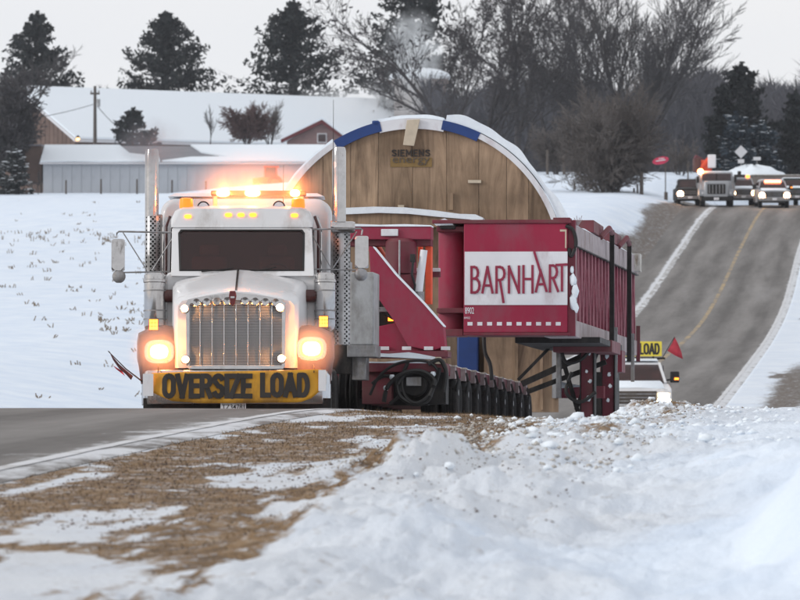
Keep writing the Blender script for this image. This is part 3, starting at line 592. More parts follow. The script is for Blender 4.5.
# orange farm tractor beside the shed
a = P(267, 191, 470); e = empty('orange_tractor', (a.x, 470, gz(a.x, 470)-.02), 'orange farm tractor parked in front of the shed, above the light bar', 'tractor')
s = 1.0; fr = Frame(e)
MB().prism([(-1.25, .7), (-1.3, 1.15), (-.2, 1.3), (-.2, .7)], -.35, .35).build('hood', 'orange', e, bevel=.05)
MB().box(-.25, 1.05, -.7, .7, .7, 1.25).build('body', 'orange', e, bevel=.05)
c = MB();
for (x, y) in ((-.2, -.6), (-.2, .6), (.95, -.6), (.95, .6)): c.bar((x, y, 1.2), (x*.9, y, 2.15), .09)
c.build('cab_frame', 'orange', e); MB().box(-.3, 1.1, -.75, .75, 2.15, 2.28).build('cab_roof', 'orange', e, bevel=.03)
MB().box(-.15, .9, -.55, .55, 1.25, 2.14).build('cab_glass', 'fglass', e)
for (x, r) in ((-.95, .42), (.75, .72)):
    for y in (-.8, .8): w = MB().lathe([(-.18, r*.6), (-.18, r*.95), (-.1, r), (.1, r), (.18, r*.95), (.18, r*.6)], (x, y, r), 'y', 18).build('wheel', 'rubber', e); MB().lathe([(-.19, r*.55), (.19, r*.55)], (x, y, r), 'y', 12).build('rim', 'orange', w)

# ------------------------------------------------------------------ posts, signs
def post(px, py0, py1, d, w, label, grp='fence posts in the snow'):
    a = P(px, py1, d); t = P(px, py0, d); z0 = min(gz(a.x, d), a.z)-.15
    o = MB().loft([[(w*math.cos(k*math.pi/4)*(1-.1*i), w*math.sin(k*math.pi/4)*(1-.1*i), z) for k in range(8)] for i, z in enumerate((0, (t.z-z0)*.97, t.z-z0))]).build('fence_post', 'postwood'); o.location = (a.x, d, z0)
    return tag(o, label, 'post', grp)
for px, y0, y1, lb in ((66, 180, 193, 'short fence post before the left end of the pale shed'), (101, 179, 193, 'short fence post under the utility pole, against the shed wall'),
        (137, 179, 193, 'short fence post against the shed, just left of the left exhaust stack'), (172, 180, 193, 'short fence post against the shed, just right of the left exhaust stack'), (206, 181, 193, 'short fence post against the shed, above the left roof spotlight')):
    post(px, y0, y1, 490, .09, lb)
post(574.5, 183, 200, 385, .10, 'thin lone post in snow left of the big brown bush', 'posts by the far road')
post(641.5, 172, 204, 372, .15, 'thick dark post at the right foot of the brown bush', 'posts by the far road')
post(547.5, 150, 168, 430, .12, 'dark trunk-like post on the snowy slope behind the arch', 'posts by the far road')
post(564, 155, 168, 430, .13, 'short post on the snowy slope, left of the bush', 'posts by the far road')
post(688, 163, 180, 400, .06, 'thin stake in snow left of the far convoy truck', 'posts by the far road')
for i, (px, y0) in enumerate(((634, 188), (637.5, 184))):
    post(px, y0, 203, 374, .08, ['left of two thin posts beside the thick dark post', 'right of two thin posts beside the thick dark post'][i], 'posts by the far road')
# pink oval sign on a thin pole
a = P(665.5, 204, 368); e = empty('oval_sign', (a.x, 368, a.z-.1), 'pinkish red oval sign on a thin pole left of the far convoy', 'sign')
H = P(0, 164, 368).z-a.z+.1
MB().tube([(0, 0, 0), (0, 0, H)], .045, 6).build('pole', 'postwood', e)
MB().tube([(.03, -.02, 0), (.03, -.02, .95)], .13, 8).build('pole_guard', 'postwood', e)
pts = [(.58*math.cos(t)*1.0-.35, .27*math.sin(t)+.1*math.cos(t)+H+.25) for t in [2*math.pi*k/20 for k in range(20)]]
MB().prism(pts, -.06, .06).build('oval_panel', 'signred', e)
MB().bar((-.7, -.08, H+.2), (0, -.08, H+.3), .06).build('white_mark', 'whiteprint', e); MB().bar((-.5, -.08, H+.38), (-.1, -.08, H+.4), .05).build('white_mark', 'whiteprint', e)
MB().bar((0, 0, H-.1), (-.35, 0, H+.2), .05).build('bracket', 'postwood', e)
# diamond sign seen from behind
a = P(741, 180, 392); e = empty('diamond_sign', (a.x, 392, a.z-.5), 'grey back of a diamond road sign above the far convoy', 'sign')
H = P(0, 152, 392).z-a.z+.5
MB().bar((0, .03, 0), (0, .03, H+.5), .07).build('post', 'steel', e)
MB().prism([(0, H-.48), (.5, H+.02), (0, H+.52), (-.5, H+.02)], -.02, .02).build('sign_panel', 'trim', e)
MB().prism([(-.24, H-.85), (.24, H-.85), (.24, H-.55), (-.24, H-.55)], -.02, .02).build('lower_plate', 'trim', e)
a = P(757, 180, 396); e = empty('small_sign', (a.x, 396, a.z-.5), 'tiny white roadside plate just right of the diamond sign', 'sign'); H = P(0, 159, 396).z-a.z+.5
MB().bar((0, .03, 0), (0, .03, H+.1), .06).build('post', 'steel', e); MB().box(-.28, .28, -.02, .015, H-.1, H+.16).build('plate', 'trim', e)
MB().box(0, .0, 0, 0, 0, 0) if False else None

# ------------------------------------------------------------------ trees
class Twigs:
    def __init__(s): s.a = []; s.b = []; s.r = []; s.q = []
    def seg(s, a, b, r0, r1): s.a.append(a); s.b.append(b); s.r.append(r0); s.q.append(r1)
    def arrays(s, n=3):
        A = np.array(s.a); B = np.array(s.b); r = np.array(s.r)[:, None]; q = np.array(s.q)[:, None]
        d = B-A; d /= np.linalg.norm(d, axis=1)[:, None]+1e-9; up = np.where(np.abs(d[:, 2:3]) > .9, [[1., 0, 0]], [[0, 0, 1.]])
        x = np.cross(d, up); x /= np.linalg.norm(x, axis=1)[:, None]+1e-9; z = np.cross(x, d); m = len(A); V = np.empty((m, 2*n, 3))
        for k in range(n):
            c, s_ = math.cos(2*math.pi*k/n), math.sin(2*math.pi*k/n); V[:, k] = A+(x*c+z*s_)*r; V[:, n+k] = B+(x*c+z*s_)*q
        base = (np.arange(m)*2*n)[:, None]; Fs = []
        for k in range(n): Fs.append(np.concatenate([base+k, base+(k+1) % n, base+n+(k+1) % n, base+n+k], 1))
        return V.reshape(-1, 3), np.concatenate(Fs)
def bare(seed, H, spread=.55, stems=1, depth=5, twig=.02, base_r=.25, up=.25, first=.22, kids=(5, 5, 5, 5), lean=0, wig=.10):
    R = random.Random(seed); T = Twigs(); K = Twigs()
    def grow(p, d, L, r, lv):
        n = 5 if lv < 2 else (4 if lv < depth-1 else 2); pts = [p]; rad = [r]; dd = d.copy()
        for i in range(n):
            dd = (dd+Vector((R.gauss(0, wig), R.gauss(0, wig), R.gauss(0, wig)*.6+up*.18)))
            dd.normalize(); p = p+dd*(L/n); pts.append(p); rad.append(max(r*(1-.62*(i+1)/n), twig*.6))
        tgt = T if lv == 0 else K
        for i in range(n): tgt.seg(tuple(pts[i]), tuple(pts[i+1]), rad[i], rad[i+1])
        if lv >= depth-1: return
        nk = kids[min(lv, len(kids)-1)]
        for k in range(nk):
            t = (first if lv == 0 else .2)+(1-(first if lv == 0 else .2))*(k+R.random())/nk; t = min(t, .999); i = min(int(t*n), n-1); f = t*n-i
            q = pts[i].lerp(pts[i+1], f); axis = (pts[i+1]-pts[i]).normalized(); az = R.uniform(0, 2*math.pi); an = spread*R.uniform(.55, 1.25)*(1.15 if lv else 1)
            s1 = axis.orthogonal().normalized(); s2 = axis.cross(s1); nd = axis*math.cos(an)+(s1*math.cos(az)+s2*math.sin(az))*math.sin(an); nd.z += up*.5; nd.normalize()
            grow(q, nd, L*R.uniform(.5, .72)*(1-.35*t if lv == 0 else 1-.25*t), max(rad[i]*.62, twig), lv+1)
        grow(pts[-1], (pts[-1]-pts[-2]).normalized(), L*.55, max(rad[-1], twig), lv+1)
    for s in range(stems):
        a = 2*math.pi*s/max(stems, 1)+R.random(); tl = 0 if stems == 1 else R.uniform(.12, .5); dv = Vector((math.cos(a)*tl+lean, math.sin(a)*tl, 1)).normalized()
        grow(Vector((math.cos(a)*.15*(stems > 1), math.sin(a)*.15*(stems > 1), -.4)), dv, H*.62*R.uniform(.85, 1.05), base_r, 0)
    return T, K
def bare_tree(name, px, py, d, mat_, label, cat='tree', group=None, trunk_mat=None, clumps=0, clump_r=3, **kw):
    T, K = bare(**kw); a = P(px, py, d); z = a.z; e = empty(name, (a.x, d, z), label, cat, group)
    v, f = T.arrays(6); raw('trunk', v, f, trunk_mat or 'barkdark', e, True); v, f = K.arrays(3); raw('crown', v, f, mat_, e, False)
    if clumps:                                     # dead leaves that stayed on
        R = np.random.RandomState(kw['seed']); B = np.array(K.b); B = B[B[:, 2] > kw['H']*.18]; pk = B[R.randint(0, len(B), clumps)]+R.normal(0, .25, (clumps, 3)); leaf_cloud('dead_leaves', pk, .16, .30, mat_, e, R)
    return e
def leaf_cloud(name, pts, s0, s1, m, parent, R, droop=None):
    n = len(pts); a = R.normal(0, 1, (n, 3)); a /= np.linalg.norm(a, axis=1)[:, None]; b = np.cross(a, R.normal(0, 1, (n, 3))); b /= np.linalg.norm(b, axis=1)[:, None]; s = R.uniform(s0, s1, (n, 1))
    V = np.stack([pts-a*s-b*s*.35, pts+a*s-b*s*.25, pts+a*s*.9+b*s*.3, pts-a*s*.7+b*s*.4], 1).reshape(-1, 3); Fs = np.arange(n*4).reshape(n, 4); return raw(name, V, Fs, m, parent, kind='stuff')
def conifer_mesh(seed, H, W, dens=1.0, power=.85, gap=0.0, low=.06, leaf=.34):
    R = np.random.RandomState(seed); T = Twigs(); T.seg((0, 0, -1), (0, 0, H*.5), W*.035, W*.022); T.seg((0, 0, H*.5), (0, 0, H), W*.022, .03); B = Twigs(); pts = []
    nw = int(H*1.55)
    for i in range(nw):
        h = low+(1-low)*(i/nw)+R.uniform(-.01, .01); rad = W/2*(1-h)**power*(.9 if h > .2 else .75+h*.8)
        for k in range(R.randint(5, 8)):
            if R.rand() < gap: continue
            az = R.uniform(0, 2*math.pi); L = max(rad*R.uniform(.62, 1.18), .3); z0 = h*H; pr = np.array([0, 0, z0]); ns_ = 6
            for q in range(1, ns_+1):
                t = q/ns_; z = z0+L*(-.10*t+.30*t*t)+L*(h-.25)*.35*t; p = np.array([math.cos(az)*L*t, math.sin(az)*L*t, z]); B.seg(tuple(pr), tuple(p), .06*(1-t)+.02, .05*(1-t)+.012)
                m = int(dens*(5+9*t*min(1, L/2))); w = L*.22*(1.15-t)+.12
                c = pr+(p-pr)*R.rand(m, 1); c += R.normal(0, 1, (m, 3))*np.array([w, w, w*.22]); c[:, 2] -= np.abs(R.normal(0, .14*(1+L*.2), m)); pts.append(c); pr = p
    for q in range(6): pts.append(np.array([[0, 0, H*(1-.012*q)]])+R.normal(0, .07, (3, 3)))
    return T, B, np.concatenate(pts), R, leaf
def conifer(name, px, py, top, wpx, d, label, seed, m='needle', group=None, snow=0, **kw):
    a = P(px, py, d); H = (py-top)/F*d; Wd = wpx/F*d; e = empty(name, (a.x, d, a.z), label, 'evergreen tree', group)
    T, B, pts, R, leaf = conifer_mesh(seed, H, Wd, **kw); v, f = T.arrays(6); raw('trunk', v, f, 'barkdark', e, True); v, f = B.arrays(3); raw('branches', v, f, 'barkdark', e, kind='stuff')
    leaf_cloud('foliage', pts, leaf*.55, leaf, m, e, R)
    if snow:
        k = R.choice(len(pts), snow); q = pts[k]+[0, 0, .12]; n = len(q); s = R.uniform(.10, .28, (n, 1)); V = np.stack([q+s*[-1, -.6, .0], q+s*[1, -.6, 0], q+s*[.8, .6, .25], q+s*[-.9, .5, .2]], 1).reshape(-1, 3)
        raw('branch_snow', V, np.arange(4*n).reshape(n, 4), 'snowcap', e, kind='stuff')
    return e
conifer('spruce_tree', 37, 150, 11, 165, 610, 'tall dark spruce with a leaning outline behind the barn, at far left', 3, power=.80, dens=.85, gap=.12, leaf=.40)
conifer('spruce_tree', 165, 145, 12, 205, 615, 'broad symmetrical dark spruce standing alone behind the middle of the barn roof', 8, power=.85, dens=.9, gap=.06, leaf=.40)
conifer('spruce_tree', 293, 145, 1, 215, 605, 'wide ragged dark spruce behind the barn roof, left of the wooded grove', 15, power=.80, dens=.85, gap=.12, leaf=.40)
conifer('small_evergreen', 133, 148, 108, 62, 540, 'small bushy evergreen between utility pole and left exhaust stack', 21, power=.6, dens=1.3, leaf=.3)
conifer('snowy_spruce', 14, 194, 148, 56, 482, 'small snow-dusted spruce at the far left edge before the shed', 24, power=.6, dens=1.3, snow=320, leaf=.26)
conifer('dark_spruce', 741, 178, 64, 105, 468, 'dark pointed spruce rising above the woods on the right', 31, power=.6, gap=.18)
conifer('dark_spruce', 722, 178, 84, 48, 472, 'narrower dark spruce close left of the tallest right-hand one', 33, power=.7)
conifer('dark_spruce', 796, 180, 90, 60, 475, 'dark spruce cut off by the right edge of the picture', 35, power=.6)
conifer('snow_dusted_spruce', 736, 181, 112, 52, 455, 'blue-green spruce with snow specks just left behind the diamond sign', 41, 'needleblue', snow=420, power=.5, dens=1.2)
conifer('snow_dusted_spruce', 762, 181, 122, 54, 458, 'bluish snow-specked spruce right of the diamond sign, above the convoy', 43, 'needleblue', snow=380, power=.5, dens=1.2)
conifer('cedar_tree', 408, 175, -60, 135, 600, 'big dark evergreen behind the arch top, left of the bare grove', 51, 'needle', power=.40, dens=.85, gap=.20, low=.12, leaf=.42)
# bare trees
bare_tree('bare_tree', 468, 200, 440, 'barkdark', 'large dark bare tree with spreading crown behind the arch, right of the evergreen', seed=2, H=21, stems=2, base_r=.42, depth=6, kids=(5, 4, 4, 3), spread=.55, twig=.02, up=.12, clumps=900)
bare_tree('bare_tree', 520, 196, 452, 'barkdark', 'tall bare tree with clotted twigs above the right shoulder of the arch', seed=5, H=21, stems=1, base_r=.38, depth=6, kids=(6, 5, 4, 3), spread=.5, twig=.02, up=.1, clumps=700)
bare_tree('bare_tree', 566, 192, 460, 'barkgrey', 'bare tree with fine grey twigs between the grove and the vase-shaped tree', seed=9, H=18, stems=2, base_r=.3, depth=6, kids=(5, 4, 4, 3), spread=.5, twig=.018, up=.15, clumps=300)
bare_tree('bare_tree', 628, 188, 455, 'barkgrey', 'tall vase-shaped bare tree with fine upswept twigs behind the brown bush', seed=12, H=18.5, stems=6, base_r=.24, depth=6, kids=(5, 4, 4, 3), spread=.40, twig=.022, up=.10, first=.3, wig=.06)
bare_tree('bare_tree', 604, 188, 470, 'barkgrey', 'bare tree crowded close behind the left of the vase-shaped tree', seed=14, H=16, stems=3, base_r=.24, depth=6, kids=(5, 4, 3, 3), spread=.42, twig=.024, up=.12, first=.3)
bare_tree('bare_tree', 448, 186, 560, 'barkdark', 'bare tree peeping between the dark evergreen and the large dark bare tree', seed=20, H=19, stems=1, base_r=.3, depth=6, kids=(5, 5, 4, 3), spread=.5, twig=.026, up=.12, clumps=900)
bare_tree('bare_tree', 5, 190, 575, 'barkdark', 'bare tree with snow-flecked twigs at the top left edge', seed=22, H=17, stems=2, base_r=.25, depth=6, kids=(5, 5, 4, 3), spread=.55, twig=.03, up=.15)
bare_tree('bare_tree', 782, 180, 520, 'barkgrey', 'pale-tipped bare tree above the woods at the right edge', seed=25, H=9.5, stems=3, base_r=.2, depth=5, kids=(6, 6, 5), spread=.5, twig=.03)
bare_tree('bare_tree', 700, 178, 540, 'barkgrey', 'low bare tree on the woods skyline right of the vase-shaped tree', seed=27, H=10, stems=4, base_r=.2, depth=5, kids=(6, 6, 5), spread=.5, twig=.03)
bare_tree('brown_bush', 612, 203, 375, 'brush', 'big brown multi-stemmed leafless bush on the snow left of the far road', 'bush', seed=31, H=8.0, stems=16, base_r=.10, depth=5, kids=(6, 6, 5, 4), spread=.62, twig=.022, up=.02, first=.1, wig=.12)
bare_tree('brown_bush', 556, 170, 432, 'brush', 'low tangled brush on the slope between arch and brown bush', 'bush', seed=33, H=4.0, stems=10, base_r=.06, depth=4, kids=(6, 6, 5), spread=.7, twig=.025, up=0, first=.1)
bare_tree('small_bare_tree', 680, 176, 430, 'brush', 'small arching bare shrub beside the pink oval sign', 'bush', seed=35, H=3.2, stems=6, base_r=.06, depth=4, kids=(5, 5, 4), spread=.7, twig=.022, up=0)
bare_tree('reddish_shrub', 247, 143, 535, 'redbrush', 'reddish brown rounded shrub against the snowy barn roof', 'bush', seed=37, H=4.0, stems=12, base_r=.06, depth=5, kids=(6, 6, 5, 3), spread=.6, twig=.03, up=.02, first=.1)
bare_tree('pale_shrub', 270, 143, 538, 'brush', 'wispy pale bare shrub right of the reddish one', 'bush', seed=39, H=4.2, stems=7, base_r=.06, depth=4, kids=(6, 5, 4), spread=.6, twig=.02)
bare_tree('sapling', 210, 143, 535, 'barkgrey', 'thin upright sapling left of the reddish shrub', 'tree', seed=41, H=4.2, stems=1, base_r=.07, depth=4, kids=(8, 4, 3), spread=.35, twig=.02)
bare_tree('dark_shrub', 2, 172, 500, 'barkdark', 'large dark tangled thicket at the left edge beside the barn gable', 'bush', seed=43, H=8.5, stems=10, base_r=.12, depth=6, kids=(6, 5, 5, 3), spread=.6, twig=.045, up=.02, first=.1, clumps=3000)
bare_tree('small_bare_tree', 38, 193, 485, 'barkdark', 'spindly little tree by the lean-to posts', 'tree', seed=45, H=2.4, stems=1, base_r=.06, depth=4, kids=(6, 4, 3), spread=.5, twig=.018)
# far woods as one mass
R = np.random.RandomState(7); n = 52000; px = R.uniform(425, 835, n); dd = R.uniform(480, 640, n)
top = 92+10*np.sin(px/23)+7*np.sin(px/9+1)+R.normal(0, 4, n)+np.where(px < 560, 5, 0)
zt = (HY-top)/F*dd; zg = np.array(FZ(dd)*.0+ (HY-182)/F*dd)-1; X0 = (px-400)/F*dd
h = zg+(zt-zg)*R.beta(1.5, 1.15, n)*1.0; L = R.uniform(1.0, 3.4, n); an = R.normal(0, .55, n)
A = np.stack([X0, dd, h], 1); B = A+np.stack([np.sin(an)*L, R.normal(0, .5, n), np.cos(an)*L], 1); B[:, 2] = np.minimum(B[:, 2], zt+1.3)
w = R.uniform(.03, .13, (n, 1)); V = np.stack([A+[1, 0, 0]*w, A-[1, 0, 0]*w, B], 1).reshape(-1, 3)
k = 380; tr = np.sort(R.uniform(425, 835, k)); td = R.uniform(480, 640, k); VV = []
for q in range(k):
    x = (tr[q]-400)/F*td[q]; z0 = (HY-183)/F*td[q]-1; z1 = (HY-R.uniform(95, 125))/F*td[q]; r_ = R.uniform(.08, .25); lx = R.normal(0, .6)
    VV += [(x-r_, td[q], z0), (x+r_, td[q], z0), (x+lx, td[q], z1), (x-r_, td[q]+.2, z0), (x+lx, td[q]+.2, z1), (x+r_, td[q]-.2, z0)]
V = np.concatenate([V, np.array(VV)]); wo = raw('far_woods', V, np.arange(len(V)).reshape(-1, 3), 'woods'); tag(wo, 'dark grey leafless woods filling the background on the right', 'woods', kind='stuff')
# hill under and behind the woods
# stubble in the field
R = np.random.RandomState(3); pts = []
for (x0, x1, y0, y1, n, s) in ((-20, 165, 231, 247, 55, .8), (0, 150, 252, 270, 12, .7), (0, 165, 262, 285, 22, .7), (0, 150, 285, 330, 24, .6), (100, 150, 310, 335, 22, .6), (0, 150, 335, 405, 9, .5), (0, 140, 200, 228, 12, .5)):
    for _ in range(n): pts.append((R.uniform(x0, x1), R.uniform(y0, y1), s))
drs = np.arange(100, 480, 1.0); A = []; B = []; W_ = []
for px_, py_, s in pts:
    # first distance at which the field lies on that sight line
    zz = ground_z((px_-400)/F*drs-XL(drs), drs); ys = HY-zz/drs*F; k = np.where(ys < py_)[0]
    if len(k) == 0: continue
    d = drs[k[0]]; base = np.array([(px_-400)/F*d, d, zz[k[0]]-.03])
    for q in range(R.randint(2, 6)):
        b0 = base+[R.normal(0, .10), R.normal(0, .3), 0]; t_ = b0+[R.normal(0, .07), R.normal(0, .05), R.uniform(.12, .34)*s]; A.append(b0); B.append(t_); W_.append(.022)
T = Twigs(); T.a = [tuple(a) for a in A]; T.b = [tuple(b) for b in B]; T.r = W_; T.q = [w*.7 for w in W_]; v, f = T.arrays(4); st = raw('corn_stubble', v, f, 'stub'); tag(st, 'scattered corn stubble poking through the snowy field on the left', 'stubble', kind='stuff')
# loose snow and dirt crumbs on the bank and shoulder
def crumbs(name, n, m, u0, u1, d0, d1, s0, s1, seed, label, cat, mode='uniform'):
    R = np.random.RandomState(seed); u = R.uniform(u0, u1, n) if mode == 'uniform' else R.normal((u0+u1)/2, (u1-u0)/2, n); d = R.uniform(d0, d1, n); s = s0*(s1/s0)**(R.rand(n)**2.5)
    z = ground_z(u, d); X = XL(d)+u; V = []; base = np.array([(0, 0, 1), (1, 0, .1), (0, 1, 0), (-1, 0, .05), (0, -1, 0), (.6, .6, .6), (-.6, .5, .65), (-.5, -.6, .6), (.6, -.6, .55), (0, 0, -.6)])
    fc = np.array([(0, 8, 5), (0, 5, 6), (0, 6, 7), (0, 7, 8), (8, 1, 5), (5, 2, 6), (6, 3, 7), (7, 4, 8), (1, 2, 5), (2, 3, 6), (3, 4, 7), (4, 1, 8), (1, 9, 2), (2, 9, 3), (3, 9, 4), (4, 9, 1)])
    V = base[None]*s[:, None, None]*R.uniform(.65, 1.35, (n, 10, 3)); a = R.uniform(0, 6.28, n); c, si = np.cos(a)[:, None], np.sin(a)[:, None]; x = V[..., 0]*c-V[..., 1]*si; y = V[..., 0]*si+V[..., 1]*c
    V = np.stack([x+X[:, None], y+d[:, None], V[..., 2]*.8+z[:, None]+.1*s[:, None]], -1).reshape(-1, 3); Fs = (fc[None]+(np.arange(n)*10)[:, None, None]).reshape(-1, 3)
    o = raw(name, V, Fs, m, smooth=False); return tag(o, label, cat, kind='stuff')
crumbs('snow_chunks', 2200, 'snowcap', 3.1, 4.7, 44, 63, .008, .055, 1, 'broken snow clods along the ploughed ridge beside the road', 'snow chunks', 'n')
crumbs('snow_clods', 150, 'snowcap', 3.0, 5.2, 36, 62, .025, .085, 11, 'larger broken snow clods lying on the ploughed bank', 'snow clods')
crumbs('dirty_snow_chunks', 4200, 'dirtysnow', 2.2, 4.6, 38, 63, .008, .032, 2, 'small dirty ice clods on the shoulder edge', 'ice chunks')
crumbs('gravel_crumbs', 5200, 'barn', .6, 4.6, 30, 63, .005, .014, 3, 'dark gravel crumbs sprinkled over the sandy shoulder and ridge', 'gravel')
# ------------------------------------------------------------------ semi truck
def tyre(parent, x, y, z, r, w, name='tyre', dual=False, rim='steel', sgn=1):
    h = w/2; prof = [(-h*.8, r*.58), (-h, r*.70), (-h*.98, r*.93), (-h*.82, r*.99)]
    k = 4
    for i in range(k+1):
        t = -h*.72+i*(1.44*h/k); prof += [(t-.012, r), (t-.012, r-.022), (t+.012, r-.022), (t+.012, r)] if 0 < i < k else [(t, r)]
    prof += [(h*.82, r*.99), (h*.98, r*.93), (h, r*.70), (h*.8, r*.58)]
    o = MB().lathe(prof, (0, 0, 0), 'x', 28).build(name, 'rubber', parent, ang=25); o.location = (x, y, z)
    MB().lathe([(-h*.6, .02), (-h*.6, r*.3), (-h*.78, r*.5), (-h*.8, r*.585), (h*.8, r*.585), (h*.78, r*.5), (h*.55, r*.3), (h*.6, .02)], (0, 0, 0), 'x', 20).build('rim', rim, o)
    return o
LAMPS = []
def lamp_light(parent, loc, watts, col, r=.04):
    l = bpy.data.lights.new('lamp_light', 'POINT'); l.energy = watts; l.color = col; l.shadow_soft_size = r
    o = bpy.data.objects.new('lamp_light', l); C.objects.link(o); o.parent = parent; o.location = loc; return o
TX, TD = (236-400)/F*70, 70.0
tr_z = float(ZR(71.4))+.055
T_ = empty('semi_truck', (TX, TD, tr_z), 'white conventional semi truck with amber roof lights and chrome stacks cresting the hill', 'truck', rx=-.055, rz=-.008)
f = Frame(T_)
def ring(pts, y): return [(f.L(a, b, y).x, y, f.L(a, b, y).z) for a, b in pts]
# frame rails and bumper (behind the banner)
MB().box(-.45, -.33, .4, 7.2, .62, .90).build('frame_rail', 'black', T_); MB().box(.33, .45, .4, 7.2, .62, .90).build('frame_rail', 'black', T_)
a = f.r(140, 370, 330, 404, .12)
mb = MB(); mb.loft([[(x, y, z) for (y, z) in ((yy, a[2]), (yy-.04, a[2]+.08), (yy-.04, a[3]-.06), (yy, a[3]), (yy+.06, a[3]), (yy+.06, a[2]))] for x, yy in ((a[0], .55), (a[0]+.1, .22), (a[0]+.35, .10), (a[1]-.35, .10), (a[1]-.1, .22), (a[1], .55))]).build('bumper', 'chrome', T_, bevel=.01)
a = f.r(143, 398, 331, 408, .2); MB().box(a[0], a[1], .25, .5, a[2], a[3]).build('air_dam', 'black', T_)
pl = f.r(220.5, 403, 246, 411, .06); o = MB().box(pl[0], pl[1], .04, .055, pl[2], pl[3]).build('number_plate', 'whiteprint', T_, bevel=.003)
# hood
hood = []
def hsec(y, xl, xr, zb, zs, zt, sl):     # px rows at this depth
    return ring([(xl, zb), (xl-.5, (zb+zs)/2), (xl, zs), (xl+4, zs-sl*.55), (xl+16, zs-sl*.9), ((xl+xr)/2-14, zt+1), ((xl+xr)/2, zt), ((xl+xr)/2+14, zt+1), (xr-16, zs-sl*.9), (xr-4, zs-sl*.55), (xr, zs), (xr+.5, (zb+zs)/2), (xr, zb)], y)
hood = [hsec(.30, 178, 294.5, 368, 306, 291.5, 9), hsec(.38, 175, 297.5, 368, 304, 289.5, 9), hsec(.9, 173.5, 299.5, 368, 298, 283.5, 9), hsec(1.5, 173, 303, 366, 291, 275.5, 9), hsec(2.05, 172.5, 307, 364, 286, 269.5, 9)]
MB().loft(hood).build('hood', 'white', T_, ang=50)
a = [f.L(236, 291.2, .3), f.L(238, 270.6, 1.9)]
MB().bar((a[0].x, .34, a[0].z+.016), (a[1].x, 1.98, a[1].z+.03), .03, .02).build('hood_hinge_strip', 'chrome', T_)
# grille
gf = [(189, 369), (186.5, 366), (186, 303), (188, 299.5), (206, 296), (236, 292.5), (265, 296), (283.5, 299.5), (285.5, 303), (285, 366), (283, 369)]
gi = [(190, 366), (189.5, 364), (189.5, 305), (190.5, 303.5), (207, 301.5), (236, 300), (264, 301.5), (281, 303.5), (282, 305), (282, 364), (281.5, 366)]
o1 = f.poly(gf, .24); i1 = f.poly(gi, .24); mb = MB(); n = len(o1)
mb.add([(x, .22, z) for x, z in o1]+[(x, .22, z) for x, z in i1]+[(x, .31, z) for x, z in o1]+[(x, .31, z) for x, z in i1], sum([[(k, (k+1) % n, n+(k+1) % n, n+k), (2*n+k, 3*n+k, 3*n+(k+1) % n, 2*n+(k+1) % n), (k, 2*n+k, 2*n+(k+1) % n, (k+1) % n), (n+k, n+(k+1) % n, 3*n+(k+1) % n, 3*n+k)] for k in range(n)], []))
mb.build('grille_frame', 'chrome', T_, ang=30)
MB().prism(i1, .305, .325).build('radiator_screen', 'black', T_)
hb = None
g0 = f.L(188, 365, .28); g1 = f.L(284, 305, .28)
for k in range(38):
    z = g0.z+.01+k*(g1.z-g0.z-.02)/37
    if hb is None: hb = MB().box(g0.x+.03, g1.x-.03, .285, .300, -.0035, .0035).build('grille_louvre', 'louvre', T_, False); hb.location.z = z
    else: copy_part(hb, T_, (0, 0, z))
vb = None
for k in range(1, 8):
    x = g0.x+k*(g1.x-g0.x)/8; h = (g1.z-g0.z)+.015
    if vb is None: vb = MB().bar((0, 0, 0), (0, 0, h), .016, .012).build('grille_bar', 'chrome', T_, bevel=.003); vb.location = (x, .274, g0.z-.0)
    else: copy_part(vb, T_, (x, .274, g0.z))
# crown of the grille: punched ovals, and the red shield badge
for k in range(4):
    for sgn in (-1, 1):
        c = f.L(236+sgn*(9+k*10.2), 300.3+k*.5, .2)
        MB().lathe([(0, .012), (-.012, .05), (.0, .062)], (c.x, .218, c.z-.005), 'y', 14).build('grille_crown_stud', 'chrome', T_)
c = f.L(232.5, 297, .15)
MB().prism([(c.x-.038, c.z+.085), (c.x+.038, c.z+.085), (c.x+.05, c.z+.02), (c.x+.03, c.z-.09), (c.x, c.z-.12), (c.x-.03, c.z-.09), (c.x-.05, c.z+.02)], .165, .215).build('shield_badge', 'redtrim', T_, bevel=.008)
MB().box(c.x-.028, c.x+.028, .155, .163, c.z-.015, c.z+.01).build('badge_mark', 'chrome', T_)
# small white lamps in the grille corners
for px_, py_ in ((184.5, 308.5), (280, 307.5), (185.5, 359.5), (281.5, 358.5)):
    c = f.L(px_, py_, .18); l = MB().lathe([(.02, .058), (-.02, .066), (-.03, .058)], (c.x, .2, c.z), 'y', 14).build('grille_lamp', 'chrome', T_); MB().lathe([(-.032, .052), (-.044, .036), (-.05, .008)], (c.x, .2, c.z), 'y', 14).build('lens', 'e_small', l); lamp_light(l, (c.x, .10, c.z), 5, (1, .42, .12), .02)
